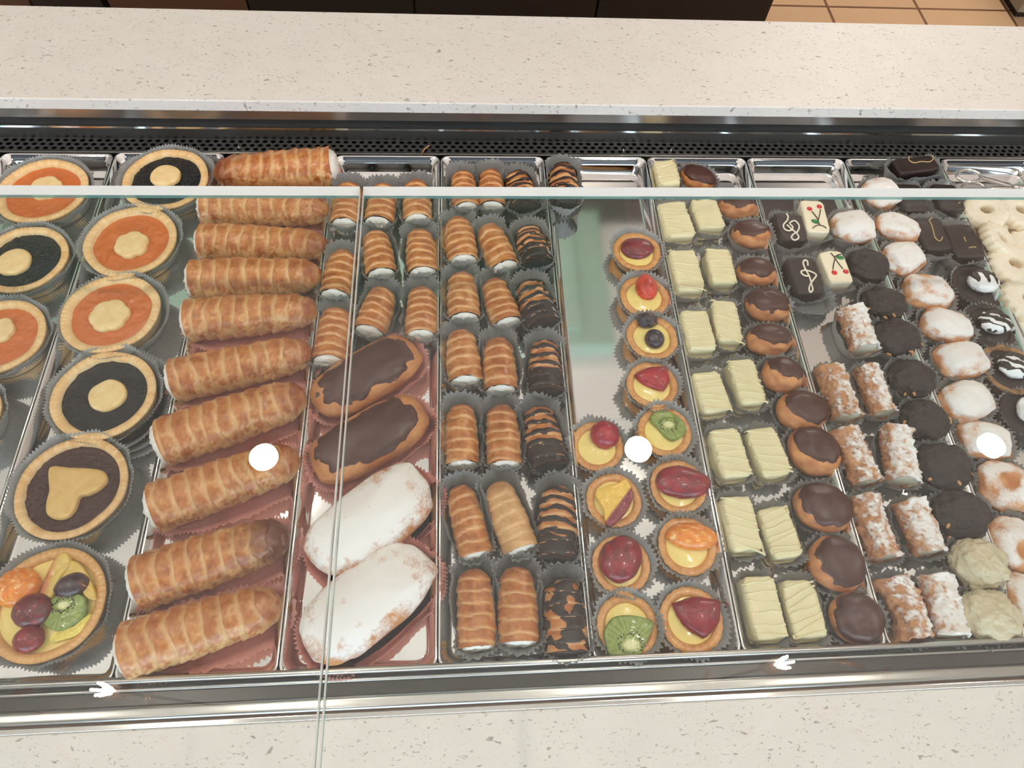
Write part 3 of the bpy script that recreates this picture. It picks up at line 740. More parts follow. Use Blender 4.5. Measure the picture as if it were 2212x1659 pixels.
def kiwi(root, pts, z, th, seed, core=(0, 0), fan=None):
    def f(x, y, k):
        dx, dy = x-core[0], y-core[1]; d = math.hypot(dx*1.0, dy*1.5); a = math.atan2(dy, dx)
        c = mixc(C(152, 164, 78), C(116, 132, 48), .5+.5*math.sin(a*26+N((x, y, 0), 3, seed)*3))
        c = mixc(C(226, 222, 164), c, sst(.16, .34, d)); return mixc(c, C(98, 122, 40), sst(.86, 1.0, k)*.6)
    cx, cyy, rm = outline_slab(root, 'kiwi_slice', pts, z, th, f, seed=seed)
    m = MB(); rs = random.Random(seed)
    for k in range(34):
        a = 2*math.pi*k/34+rs.uniform(-.06, .06); d = rs.uniform(.32, .56)*rm
        x, y = cx+core[0]*rm+math.cos(a)*d, cyy+core[1]*rm+math.sin(a)*d*.75
        if math.hypot(x-cx, y-cyy) < rm*.72: m.ellipsoid((x, y, z+th*1.03), .0008, .00045, .0003, a, 5, 6)
    m.out('kiwi_seeds', MAT['kiwi_seed'], root)
def tartlet(u, v, hw, label, seed, fill=True):
    H = .0125
    R = plen(u, v, hw*2, FL+H+.006)/2
    root = place('fruit_tartlet', u, v, H+.005); tag(root, label, 'tartlet', 'fruit tartlets in grey paper cups')
    root.location.z += .003
    tart_shell(root, R, H, .7, 22, seed, base=C(226, 168, 96), tan=C(198, 120, 56), glazed=True, scal=.018, rimw=.25)
    disc(root, 'custard', R*.80, H*.78, 'custard', seed, .0022, .0003, 12, 40)
    cup(root, R*.78, R*.78, .0165, R*.40, False, 44, False, seed, sq=2.0)
    return root, R, H
# ---- coated blocks
def rblock(root, name, a, b, H, mat, seed, rad=.0035, z0=.0012, wob=.0006, skirt=None, cols=None, off=(0, 0), nv=64):
    rings = []
    prof = [(0, 0), (.6, -.0), (1, .0)]
    def loop(k, z):
        L = []
        for j in range(nv):
            q = 2*math.pi*j/nv; cq, sq_ = math.cos(q), math.sin(q); e = 2/7.0
            x = (a-k)*math.copysign(abs(cq)**e, cq); y = (b-k)*math.copysign(abs(sq_)**e, sq_)
            n_ = N((x, y, z), 140, seed)*wob*2+N((x, y, z), 400, seed)*wob
            g = Vector((x/a, y/b)).normalized()
            L.append((x+g.x*n_+off[0], y+g.y*n_+off[1], z+n_*.6))
        return L
    lv = []
    if skirt: lv += [(-skirt[0]*.8, z0), (-skirt[0], z0+.0012), (-skirt[0], skirt[1]), (-skirt[0]*.5, skirt[1]+.0008), (0, skirt[1]+.001)]
    else: lv += [(rad*.4, z0), (0, z0+rad*.4)]
    lv += [(0, z0+H*.5), (0, z0+H-rad)]
    for k in range(1, 6):
        t = math.pi/2*k/5; lv.append((rad*(1-math.cos(t)), z0+H-rad+rad*math.sin(t)))
    for k in (1.6, 2.4, 3.4): lv.append((rad*k, z0+H))
    V = []
    for k, z in lv: V += loop(k, z)
    n = len(V); F = gridf(len(lv), nv); F.append(tuple(n-nv+j for j in range(nv)))
    return build(name, V, F, MAT[mat], root, cols and [cols]*len(V))
def white_block(p0, p1, hw, label, seed, lift=0.0):
    um, vm = (p0[0]+p1[0])/2, (p0[1]+p1[1])/2; H = .020
    a = plen(um, vm, hw*2, FL+H)/2*.93
    root, L = place2('white_chocolate_block', p0, p1, H, lift); tag(root, label, 'petit four', 'white chocolate blocks in grey paper cups')
    b = L/2; rs = random.Random(seed)
    rblock(root, 'coated_block', a, b, H, 'white_chocolate', seed, .0032, skirt=(.0012, .006))
    m = MB()                                                   # thrown threads of chocolate across the top and down the sides
    n = rs.choice((6, 7, 8)); st_ = rs.uniform(-.45, .45); y = b*.86; zt = H+.0012
    path = []; sgn = 1
    for k in range(n):
        yy = b*.80-(2*b*.86)*k/(n-1)*rs.uniform(.9, 1.0); sl = st_*a+rs.uniform(-.2, .2)*a
        e = [(-a*.98, yy-sl, zt-.0026), (-a*.93, yy-sl*.95, zt-.0006), (-a*.80, yy-sl*.85, zt), (-a*.3, yy-sl*.3+rs.uniform(-.001, .001), zt+.0001), (a*.3, yy+sl*.3+rs.uniform(-.001, .001), zt+.0001), (a*.80, yy+sl*.85, zt), (a*.93, yy+sl*.95, zt-.0006), (a*.98, yy+sl, zt-.0026)]
        if sgn < 0: e.reverse()
        if rs.random() < .55: path += e
        else:
            if len(path) > 3: m.sweep(smoothpath(path, 3), lambda t: .00085+.0003*math.sin(t*19+seed), 8, flat=.7)
            path = e
        sgn = -sgn
    m.sweep(smoothpath(path, 3), lambda t: .00085+.0003*math.sin(t*19+seed), 8, flat=.7)
    m.out('drizzle', MAT['white_chocolate'], root)
    cup(root, a*1.12, b*1.06, .017, .0062, False, None, True, seed, sq=3.2)
    return root
def choux_ball(u, v, ru, rv, label, seed, cdir=(0, 0), cover=.55, rot=0.0, H=.024, kind='milk_chocolate', lift=0.0, cupped=True):
    a = plen(u, v, ru*2, FL+H*.5)/2; b = a*rv/ru
    root = place('chocolate_puff', u, v, H*.55, rot, lift); tag(root, label, 'cream puff', 'chocolate topped puffs in grey paper cups')
    def cf(p, d):
        n = N(d, 3, seed); return mixc(mixc(C(208, 144, 88), C(170, 98, 50), .45+n), C(232, 184, 122), max(0, -d.z*.8+N(d, 7, seed)*.5))
    sp_ = lump(root, 'choux_bun', a, b, H, 'choux', seed, cf, None, .07, 55)
    R_ = Matrix.Rotation(-rot, 3, 'Z') @ Vector((cdir[0]*1.4, cdir[1]*1.4, 1.0)); R_.normalize()
    def mk(t, q, p):
        a_ = math.pi*t; d = Vector((math.sin(a_)*math.cos(q), math.sin(a_)*math.sin(q), math.cos(a_)))
        return d.dot(R_)-(1-cover*.95)+N(d, 2.6, seed)*.22+N(d, 7, seed)*.08
    coat(root, sp_, 44, 60, mk, kind, .0009, 'chocolate_glaze')
    if cupped: cup(root, a*.88, b*.88, .016, .0075, False, None, False, seed, sq=2.2)
    return root
def sugar_puff(u, v, ru, rv, label, seed, rot=0.0, H=.026, dent=None, pw=.62, sqr=2.4):
    a = plen(u, v, ru*2, FL+H*.5)/2; b = a*rv/ru*1.0
    root = place('sugared_puff', u, v, H*.55, rot); tag(root, label, 'cream puff', 'icing sugar dusted puffs in grey paper cups')
    def cf(p, d): return mixc(C(214, 158, 108), C(186, 116, 66), .4+N(d, 3, seed)+(.8*math.exp(-((d.x-dent[0])**2+(d.y-dent[1])**2)*9) if dent else 0))
    def pf(p, d):
        v_ = pw-.16+.85*(d.z-.25)+N(d, 2.2, seed)*.55
        if dent: v_ -= 1.6*math.exp(-((d.x-dent[0])**2+(d.y-dent[1])**2)*14)
        return v_
    lump(root, 'puff_bun', a, b, H, 'sugared_choux', seed, cf, pf, .13, 55, 34, 48, 0.01, dent=dent and (dent[0], dent[1], .16), sqr=sqr)
    cup(root, a*.9, b*.9, .017, .0075, False, None, False, seed, sq=2.3)
    return root
def cluster(u, v, ru, rv, label, seed, white=False, H=.024, nuts=3):
    a = plen(u, v, ru*2, FL+H*.5)/2; b = a*rv/ru
    root = place('white_nut_cluster' if white else 'dark_nut_cluster', u, v, H*.5, random.Random(seed).uniform(-.2, .2)); tag(root, label, 'chocolate', 'white chocolate nut clusters' if white else 'dark chocolate nut clusters in grey paper cups')
    sp_ = lump(root, 'coated_heap', a, b, H, 'mint_white_coating' if white else 'dark_cluster', seed, None, None, .17 if white else .16, 95 if white else 85, 44, 64, .07 if white else .04, sqr=2.2)
    rs = random.Random(seed+2)
    if not white:
        for k in range(nuts):
            q = rs.uniform(math.pi*1.0, math.pi*2.0)-root.rotation_euler.z; t = rs.uniform(.30, .52); p, n = sp_(t, q)
            m = MB(); m.ellipsoid(p+n*.0006, .0022+rs.random()*.0012, .0014, .0013, rs.random()*3, 5, 7); m.out('nut_piece', MAT['hazelnut'], root, False)
    cup(root, a*.92, b*.92, .016, .007, False, None, False, seed, sq=2.3)
    return root
def cannolo(p0, p1, hw, label, seed, pw=.45, bent=0.0, cream=True, twist=1.0):
    um, vm = (p0[0]+p1[0])/2, (p0[1]+p1[1])/2; r = plen(um, vm, hw*2, FL+.012)/2
    root, L = place2('sugared_cannolo', p0, p1, r*1.1); tag(root, label, 'cannolo', 'sugar dusted cannoli in grey paper cups'); zc = r+.0012
    rs = random.Random(seed); q0 = rs.uniform(.6, 1.4)*(1 if seed % 2 else -1)+math.pi/2
    nu, nv = 48, 56; V = []; K = []; W = []
    def R_(s, q):
        e = abs(s-.5)*2
        dq = (q-q0-(s-.5)*1.1*twist) % (2*math.pi)
        flap = (1-sst(0, .28, dq))*.0+sst(2*math.pi-.5, 2*math.pi-.02, dq)*.12
        lip = (.15*sst(.62, 1.0, e))*(.6+.6*N((math.cos(q), math.sin(q), s), 1.5, seed))
        nn = N((math.cos(q)*r, math.sin(q)*r, s*L), 160, seed)*.13+max(0, N((math.cos(q)*r, math.sin(q)*r, s*L), 330, seed)-.12)*.30
        return r*(.86+flap+lip+nn)
    for layer in (0, 1):
        for i in range(nu):
            s = i/(nu-1) if layer == 0 else 1-i/(nu-1)
            for j in range(nv):
                q = 2*math.pi*j/nv; ra = R_(s, q)-(.0016 if layer else 0)
                ed = .0022*N((math.cos(q), math.sin(q), s), 2.0, seed)
                y = -L/2+s*L+ed*abs(s-.5)*2
                bx = bent*math.sin(math.pi*s)
                d = Vector((math.cos(q), 0, math.sin(q)))
                V.append((d.x*ra+bx, y, max(zc+d.z*ra, .0012)))
                n1 = N((d.x*r, s*L, d.z*r), 150, seed)
                K.append(mixc(C(200, 146, 104), C(146, 90, 56), .35+n1*1.0+max(0, N((d.x*r, s*L, d.z*r), 330, seed))*.9)); W.append(pw-.12+.40*d.z+n1*.6+(d.x*.2)-max(0, N((d.x*r, s*L, d.z*r), 420, seed))*.7)
    F = gridf(nu*2, nv); F += [((2*nu-1)*nv+j, (2*nu-1)*nv+(j+1) % nv, (j+1) % nv, j) for j in range(nv)]
    build('fried_shell', V, F, MAT['sugared_dough'], root, K, W)
    if cream:
        for e in (-1, 1):
            V = []; n2 = 26
            for t in (0, .35, .7, .92, 1.0):
                for j in range(n2):
                    q = 2*math.pi*j/n2; k = r*.86*t
                    V.append((math.cos(q)*k, e*(L/2-.0016+.0014*(1-t*t))+N((math.cos(q)*k, t, seed), 200, seed)*.0008, max(zc+math.sin(q)*k, .0013)))
            build('ricotta_filling', V, gridf(5, n2), MAT['ricotta'], root)
    cup(root, r*1.1, L*.52, .017, .0062, False, None, True, seed, sq=2.8)
    return root
def eclair(p0, p1, hw, label, seed, choc=True, papers=1, poff=(0, 0)):
    um, vm = (p0[0]+p1[0])/2, (p0[1]+p1[1])/2; H = plen(um, vm, hw*2, FL+.02)*.62; a = plen(um, vm, hw*2, FL+.02)/2
    root, L = place2('chocolate_eclair' if choc else 'sugared_eclair', p0, p1, H*.6); tag(root, label, 'eclair', 'large eclairs in pink paper cups')
    def cf(p, d): return mixc(mixc(C(202, 138, 82), C(166, 96, 48), .4+N(p, 70, seed)*.8+N(p, 300, seed)*.3), C(224, 176, 120), max(0, -d.z)*.7)
    def pf(p, d): return .52+.62*d.z-.25*max(0, d.x)*(1 if d.z < .75 else .3)+N(p, 60, seed)*.45-.5*max(0, N(p, 150, seed)-.15)-.2*max(0, N(p, 400, seed))
    sp_ = lump(root, 'choux_body', a, L/2, H, 'choux' if choc else 'sugared_choux', seed, cf, None if choc else pf, .06 if choc else .085, 45, 44, 90, 0, .002, sqr=3.1)
    if choc:
        def mk(t, q, p):
            aa = math.pi*t; d = math.cos(aa); return (d-.60)*1.0+N(p, 70, seed)*.30+N(p, 200, seed)*.14
        coat(root, sp_, 60, 120, mk, 'milk_chocolate', .0012, 'chocolate_glaze')
    for k in range(papers): cup(root, a*.98, L*.5*.98, .019, .0085, True, None, True, seed+k, (poff[0]*(k+.6), poff[1]*(k+.6)), sq=2.7)
    return root
# ================================================================== the pastries
# -- far left tray and tart tray
big_tart(89, 413, 99, 'apricot', 'apricot jam tart with flower biscuit, rearmost of the far left tray', 11, cookie=(97, 404, 36), ang=.3)
big_tart(48, 560, 96, 'blueberry', 'dark blueberry tart with round biscuit, second in the far left tray', 12, cookie=(28, 564, 36))
big_tart(-6, 728, 101, 'apricot', 'apricot tart cut by left picture edge, in front of a blueberry tart', 13, cookie=(-4, 712, 34), ang=.1)
big_tart(-108, 905, 104, 'blueberry', 'tart of which only the paper cup edge shows at the left', 14, cookie=(-108, 905, 38))
big_tart(356, 388, 94, 'blueberry', 'dark blueberry tart with round biscuit, rearmost of the tart tray', 21, cookie=(357, 378, 32))
big_tart(280, 522, 101, 'apricot', 'apricot tart with flower biscuit, directly in front of the rearmost blueberry tart', 22, cookie=(283, 527, 38), ang=.5)
big_tart(236, 677, 107, 'apricot', 'apricot tart with flower biscuit, third from back of the tart tray', 23, cookie=(235, 680, 44), ang=.2, cupoff=(.004, -.002))
big_tart(222, 854, 113, 'blueberry', 'blueberry tart with round biscuit on several stacked paper cups', 24, cookie=(230, 853, 39), cupoff=(.001, 0), extra=3)
big_tart(152, 1054, 121, 'plum', 'brown plum jam tart with heart shaped biscuit', 25, cookie=(160, 1065, 60))
ft, R, H = big_tart(98, 1308, 127, 'fruit', 'fruit tart with mandarin, kiwi and red berries at the tray front', 26)
disc(ft, 'custard', R*.88, H*.80, 'custard', 26, .001, .0004, 14, 48)
zt = H*.84
def orange(seed):
    def f(x, y, t):
        n = N((x*3, y*3, t), 2.0, seed); return mixc(mixc(C(240, 146, 34), C(220, 110, 20), .4+n), C(250, 214, 150), max(0, N((x, y*2, 2), 4.5, seed)-.22)*2.2)
    return f
fdome(ft, 'mandarin_segment', 35, 1268, 48, 44, zt, .013, orange(1), 3)
outline_slab(ft, 'peach_slice', [(85, 1290), (95, 1250), (118, 1205), (140, 1192), (150, 1215), (128, 1250), (110, 1290)], zt, .007, lambda x, y, k: mixc(C(226, 190, 92), C(190, 84, 46), sst(.1, -.45, x)))
outline_slab(ft, 'peach_slice', [(118, 1260), (140, 1215), (168, 1215), (192, 1250), (205, 1290), (185, 1290), (160, 1250)], zt, .006, lambda x, y, k: mixc(C(236, 206, 104), C(220, 176, 80), .5+.5*x))
fdome(ft, 'black_grape', 153, 1264, 36, 27, zt+.003, .011, lambda x, y, t: mixc(C(44, 22, 30), C(74, 40, 46), .4+N((x, y, t), 2, 4)), 5, rot=.3)
kiwi(ft, [(92, 1345), (95, 1310), (115, 1290), (150, 1280), (180, 1290), (180, 1325), (150, 1352), (118, 1362)], zt+.002, .006, 6, (-.05, .25))
fdome(ft, 'strawberry_half', 68, 1318, 43, 38, zt+.003, .012, red(7, C(112, 20, 26), C(74, 12, 20)), 8)
fdome(ft, 'raspberry', 60, 1380, 32, 30, zt+.002, .011, red(9, C(140, 16, 28), C(104, 12, 24)), 10)
outline_slab(ft, 'peach_slice', [(120, 1362), (160, 1352), (192, 1325), (188, 1340), (165, 1370), (130, 1382), (105, 1385)], zt, .005, lambda x, y, k: C(232, 206, 92))
# -- large cream horns (closed tip, open end)
BH = [((462, 374), (717, 358), 41, .35, 'rearmost large cream horn, mouth turned right, above the glass edge'),
      ((710, 452), (443, 446), 39, .0, 'large cream horn just under the glass edge, second from back'),
      ((708, 528), (437, 520), 38, .15, 'glossy large cream horn, third from back'),
      ((694, 592), (419, 604), 44, .0, 'large cream horn, fourth from the back of its column'),
      ((684, 668), (408, 690), 45, .0, 'large cream horn, fifth from back, bright pink paper below it'),
      ((674, 757), (376, 820), 46, .05, 'large cream horn, sixth from back of its column'),
      ((660, 850), (351, 955), 52, .05, 'large cream horn, fourth from the front of its column'),
      ((646, 985), (336, 1095), 53, .05, 'pale large cream horn with a lamp reflection on it, third from front'),
      ((622, 1152), (301, 1258), 57, .85, 'large cream horn with dark burnt tip, second from front'),
      ((606, 1300), (274, 1404), 57, .0, 'frontmost large cream horn of its column')]
for i, (a, b, hw, dk, lb) in enumerate(BH): big_horn(a, b, hw, lb, 40+i, dk, .12 if i in (7, 9) else 0, paper=(.004 if i else -.002, 0))
# -- small horns left tray
SH = [((757, 398), (745, 487), 29, 'rearmost, left of the glass joint'), ((832, 402), (817, 484), 30, 'rearmost row, middle'), ((899, 394), (902, 478), 29, 'rearmost row, right'),
      ((810, 503), (824, 595), 31, 'second row, middle column'), ((905, 500), (914, 592), 31, 'second row, right column'), ((744, 545), (724, 640), 32, 'second row, crossed by the glass joint'),
      ((830, 625), (798, 718), 33, 'above the rear chocolate eclair, leaning left'), ((912, 622), (909, 726), 32, 'above the rear chocolate eclair, upright on the right'), ((730, 668), (712, 782), 36, 'third row, crossed by the glass joint')]
for i, (a, b, hw, lb) in enumerate(SH): small_horn(a, b, hw, 'golden cream horn in the eclair tray, '+lb, 70+i)
eclair((897, 748), (684, 876), 63, 'chocolate glazed eclair, rear of the two', 91, True, 1, (.003, -.002))
eclair((912, 880), (678, 1016), 66, 'chocolate glazed eclair, front of the two', 92, True, 1, (.004, 0))
eclair((916, 1030), (682, 1220), 80, 'icing sugar covered eclair, rear of the two', 93, False, 2, (.004, 0))
eclair((916, 1196), (666, 1402), 82, 'icing sugar covered eclair, front of the two', 94, False, 2, (.005, 0))
# -- three columns of horns
C1 = [((998, 374), (1008, 452), 27), ((988, 473), (1001, 566), 31), ((996, 592), (1003, 690), 32), ((995, 716), (1006, 825), 34), ((996, 876), (999, 1004), 33), ((992, 1050), (1028, 1200), 34), ((1022, 1230), (1032, 1398), 39)]
C2 = [((1060, 370), (1063, 450), 27), ((1053, 490), (1090, 580), 31), ((1062, 606), (1096, 700), 31), ((1075, 733), (1082, 845), 34), ((1082, 877), (1090, 1005), 35), ((1073, 1043), (1125, 1188), 37), ((1115, 1226), (1122, 1388), 40)]
C3 = [((1115, 376), (1136, 455), 30), ((1138, 492), (1162, 574), 31), ((1140, 608), (1174, 702), 34), ((1175, 738), (1180, 848), 33), ((1160, 880), (1188, 1008), 37), ((1205, 1050), (1202, 1205), 38), ((1212, 1248), (1226, 1408), 41)]
OR = ['rearmost', 'second from back', 'third from back', 'fourth from back', 'third from front', 'second from front', 'frontmost']
for i, (a, b, hw) in enumerate(C1): small_horn(a, b, hw, 'golden cream horn, left column of the three column tray, '+OR[i], 110+i, pale=.25 if i in (2, 3) else 0)
for i, (a, b, hw) in enumerate(C2): small_horn(a, b, hw, ('rough pale unglazed cream horn, middle column, ' if i == 5 else 'golden cream horn, middle column of the three column tray, ')+OR[i], 120+i, pale=.85 if i == 5 else (.2 if i == 1 else 0), dark=.1 if i in (3, 4) else 0)
for i, (a, b, hw) in enumerate(C3): small_horn(a, b, hw, 'chocolate striped horn, right column of the three column tray, '+OR[i], 130+i, 'heavy' if i == 6 else 'stripe', 'chocolate striped horns in grey paper cups')
small_horn((1216, 358), (1222, 446), 29, 'lone chocolate striped horn at the back of the fruit tartlet tray', 139, 'stripe', 'chocolate striped horns in grey paper cups')
# -- fruit tartlets
T = [(1377, 540, 51, 'tartlet with one dark strawberry half, rearmost'), (1393, 637, 53, 'tartlet with a small bright orange red strawberry'), (1410, 725, 55, 'tartlet with a blackberry and a black grape'),
     (1410, 829, 55, 'tartlet with a triangular strawberry piece, behind the kiwi tartlet'), (1291, 962, 57, 'tartlet with a raspberry at the left of the column'), (1437, 930, 58, 'tartlet with a pale kiwi slice, beside the lamp reflection'),
     (1327, 1078, 60, 'tartlet with a peach slice'), (1467, 1049, 60, 'tartlet with a large strawberry pointing right, behind the mandarin tartlet'), (1343, 1218, 63, 'tartlet with a strawberry, between the peach and front kiwi tartlets'),
     (1486, 1178, 63, 'tartlet with an orange mandarin segment'), (1357, 1350, 66, 'tartlet with a fan of green kiwi at the tray front'), (1496, 1338, 69, 'front right tartlet with a strawberry wedge')]
tt = [tartlet(u, v, hw, lb, 150+i) for i, (u, v, hw, lb) in enumerate(T)]
def egg(a0, k=.35, sq=0.0): return lambda q: 1-k*max(0, math.cos(q-a0))*0+(.22*max(0, math.cos(q-a0))**3)-(.10*max(0, -math.cos(q-a0)))
zz = .0105
fdome(tt[0][0], 'strawberry_half', 1372, 540, 34, 27, zz, .009, red(20, C(138, 24, 44), C(96, 14, 30)), 21, shape=egg(.4))
fdome(tt[1][0], 'strawberry', 1396, 626, 23, 30, zz, .012, lambda x, y, t: mixc(mixc(C(222, 66, 38), C(190, 36, 26), .4+N((x, y, t), 2, 3)), C(246, 160, 90), max(0, math.sin(x*22)*math.sin(y*22)-.75)*2), 22, shape=egg(math.pi/2))
def black(s): return lambda x, y, t: mixc(C(34, 24, 36), C(60, 44, 58), .4+N((x, y, t), 4, s))
fdome(tt[2][0], 'blackberry', 1397, 694, 22, 17, zz+.001, .011, black(1), 24, amp=.22); fdome(tt[2][0], 'black_grape', 1413, 734, 21, 22, zz, .012, black(2), 25, amp=.02)
fdome(tt[3][0], 'strawberry_piece', 1413, 818, 42, 33, zz, .010, red(26, C(186, 26, 40), C(140, 14, 28)), 27, shape=lambda q: .42+.34/max(.55, math.cos((q-1.9+math.pi/3) % (2*math.pi/3)-math.pi/3)), rot=.0)
fdome(tt[4][0], 'raspberry', 1306, 940, 31, 31, zz, .016, red(28, C(178, 16, 44), C(134, 10, 32)), 29, amp=.07)
kiwi(tt[5][0], [(1404, 905), (1420, 889), (1450, 893), (1476, 915), (1480, 936), (1456, 952), (1438, 945), (1420, 925)], zz+.001, .005, 30, (0, 0))
def pch(x, y, k): return mixc(C(238, 190, 78), C(130, 18, 34), sst(-.10, -.04, y-.62*x-.0+.12) if False else sst(.12, .2, .75*x-.66*y-.02))
outline_slab(tt[6][0], 'peach_slice', [(1286, 1068), (1305, 1052), (1330, 1046), (1350, 1036), (1362, 1052), (1366, 1078), (1352, 1108), (1322, 1136), (1308, 1128), (1303, 1100)], zz+.001, .007, pch)
fdome(tt[7][0], 'strawberry_half', 1466, 1043, 56, 36, zz, .012, red(32, C(158, 20, 38), C(112, 12, 28)), 33, shape=egg(0), rot=-.08)
fdome(tt[8][0], 'strawberry_half', 1336, 1213, 44, 50, zz, .013, red(34, C(150, 18, 36), C(104, 12, 28)), 35, shape=egg(1.2), rot=-.5)
fdome(tt[9][0], 'mandarin_segment', 1494, 1160, 54, 29, zz+.001, .013, orange(36), 37, rot=-.1)
kiwi(tt[10][0], [(1304, 1370), (1312, 1348), (1330, 1332), (1370, 1330), (1409, 1343), (1405, 1368), (1390, 1400), (1378, 1416), (1320, 1416), (1310, 1395)], zz+.001, .006, 38, (.1, -.32))
fdome(tt[11][0], 'strawberry_wedge', 1508, 1328, 54, 44, zz, .011, red(40, C(152, 20, 38), C(118, 14, 30)), 41, shape=lambda q: .46+.36/max(.54, math.cos((q-1.6+math.pi/3) % (2*math.pi/3)-math.pi/3)))
# -- white blocks
W1 = [((1434, 347), (1449, 398), 26), ((1448, 436), (1474, 512), 34), ((1473, 540), (1495, 628), 32), ((1497, 670), (1520, 757), 32), ((1523, 803), (1552, 888), 33), ((1562, 926), (1596, 1030), 35), ((1589, 1072), (1617, 1190), 36), ((1636, 1244), (1670, 1382), 38)]
W2 = [None, ((1518, 430), (1540, 492), 31), ((1550, 537), (1566, 612), 29), ((1562, 650), (1580, 738), 29), ((1598, 776), (1631, 872), 31), ((1640, 925), (1684, 1028), 36), ((1668, 1095), (1706, 1205), 36), ((1720, 1252), (1755, 1380), 39)]
O8 = ['rearmost, above the glass edge', 'second from back', 'third from back', 'fourth from back', 'fourth from front', 'third from front', 'second from front', 'frontmost']
for i, (a, b, hw) in enumerate(W1): white_block(a, b, hw, 'white drizzled block, left column, '+O8[i], 170+i)
for i, w_ in enumerate(W2):
    if w_: white_block(*w_, 'white drizzled block, right column beside the puffs, '+OR[i-1], 180+i)
G = [(1507, 386, 38, 28, -.6, (.1, .2), .75, 'rearmost, above the glass edge'), (1592, 448, 41, 31, 0, (0, .5), .55, 'just under the glass edge'), (1622, 508, 42, 34, 0, (0, .5), .52, 'third from back'),
     (1633, 590, 41, 34, 0, (.0, .4), .62, 'fourth from back'), (1657, 660, 47, 40, 0, (0, .35), .68, 'fifth from back'), (1661, 736, 49, 35, 0, (.1, .4), .60, 'sixth from back'), (1688, 812, 44, 40, 0, (.3, .5), .52, 'with much bare pastry, sixth from front'),
     (1732, 890, 56, 45, 0, (.3, .3), .62, 'leaning on the cannoli tray, fifth from front'), (1757, 975, 54, 56, .4, (.2, .4), .60, 'fourth from front'), (1777, 1098, 62, 52, -.2, (.1, .25), .70, 'third from front'),
     (1806, 1218, 60, 58, .2, (.25, .1), .66, 'second from front'), (1848, 1335, 57, 51, 0, (.15, -.1), .85, 'frontmost, fully coated')]
for i, (u, v, ru, rv, rot, cdv, cov, lb) in enumerate(G): choux_ball(u, v, ru, rv, 'chocolate topped puff beside white blocks, '+lb, 200+i, cdv, cov, rot, .026 if i > 3 else .023)
# -- cannoli tray: note blocks, cherry blocks, puff, clusters, cannoli
def deco_block(name, p0, p1, hw, label, seed, mat, H=.02, group=None):
    um, vm = (p0[0]+p1[0])/2, (p0[1]+p1[1])/2; a = plen(um, vm, hw*2, FL+H)/2
    root, L = place2(name, p0, p1, H); tag(root, label, 'petit four', group)
    rblock(root, 'cake_block', a, L/2, H, mat, seed, .0022, wob=.0004)
    cup(root, a*1.12, L*.53, .016, .006, False, None, True, seed, sq=3.2)
    return root, H
def zoompt(pts): return [(1380+a/3.95, 300+b/3.95) for a, b in pts]
def onblock(root, H, pts, k=.0012): return [loc(root, px(a, b, FL+H+.0012)) + Vector((0, 0, k)) for a, b in zoompt(pts)]
simple('white_icing', C(240, 226, 196), .45, 0, 90, .03, .08, .0005)
for k, (p0, p1, hw, path) in enumerate((((1698, 460), (1716, 520), 30, [(1258, 640), (1272, 668), (1262, 700), (1232, 735), (1245, 775), (1290, 785), (1312, 755), (1285, 722), (1330, 700), (1366, 745), (1350, 795), (1320, 812), (1300, 842), (1328, 866), (1362, 845), (1345, 808), (1300, 770), (1262, 735)]),
                                        ((1727, 556), (1752, 635), 32, [(1440, 1085), (1437, 1050), (1415, 1035), (1400, 1060), (1415, 1105), (1440, 1150), (1460, 1195), (1472, 1245), (1482, 1285), (1465, 1310), (1450, 1285), (1462, 1240), (1490, 1200), (1512, 1165), (1480, 1140), (1420, 1122), (1385, 1132), (1392, 1155), (1425, 1172), (1448, 1166)]))):
    r_, H_ = deco_block('note_petit_four', p0, p1, hw, 'dark chocolate block with white treble clef, %s' % ('rear one' if k == 0 else 'front one'), 230+k, 'dark_chocolate', group='dark blocks with treble clef')
    m = MB(); m.sweep(smoothpath(onblock(r_, H_, path, .0004), 4), .00095, 8, flat=.8); m.out('treble_clef', MAT['piping_white'], r_)
CH = [(((1752, 434), (1769, 503)), 25, [(1457, 597), (1540, 578)], [[(1477, 620), (1505, 655), (1532, 692)], [(1550, 605), (1542, 650), (1530, 695)], [(1530, 700), (1545, 735), (1575, 745), (1600, 765)], [(1540, 735), (1510, 742), (1482, 764)]], (1505, 705), 'rear cherry one, behind the other'),
      (((1792, 543), (1820, 612)), 26, [(1668, 1142), (1765, 1133)], [[(1672, 1025), (1662, 1070), (1655, 1115)], [(1665, 1005), (1700, 1060), (1740, 1110)], [(1637, 975), (1660, 1000), (1672, 1020)], [(1672, 1005), (1700, 990), (1728, 985)]], (1714, 1012), 'front cherry one')]
for k, (pp, hw, reds, stems, leaf, lb) in enumerate(CH):
    r_, H_ = deco_block('cherry_petit_four', pp[0], pp[1], hw, 'cream iced block with two red cherries drawn on it, '+lb.split(',')[0].replace(' cherry', ''), 240+k, 'white_icing', .021, 'cream blocks with painted cherries')
    for a in reds:
        p = onblock(r_, H_, [a], .0002)[0]; m = MB(); m.ellipsoid(p, .0031, .0031, .0011, 0, 7, 14); m.out('cherry', MAT['cherry_gel'], r_)
    m = MB()
    for s_ in stems: m.sweep(smoothpath(onblock(r_, H_, s_, .0002), 3), .0006, 6)
    m.out('stems', MAT['stem_chocolate'], r_)
    p = onblock(r_, H_, [leaf], .0002)[0]; m = MB(); m.ellipsoid(p, .0046, .0030, .0011, -.3, 7, 14); m.out('leaf', MAT['leaf_gel'], r_)
sugar_puff(1842, 492, 45, 40, 'round sugared puff beside the rear cherry block', 250, H=.026, pw=.7)
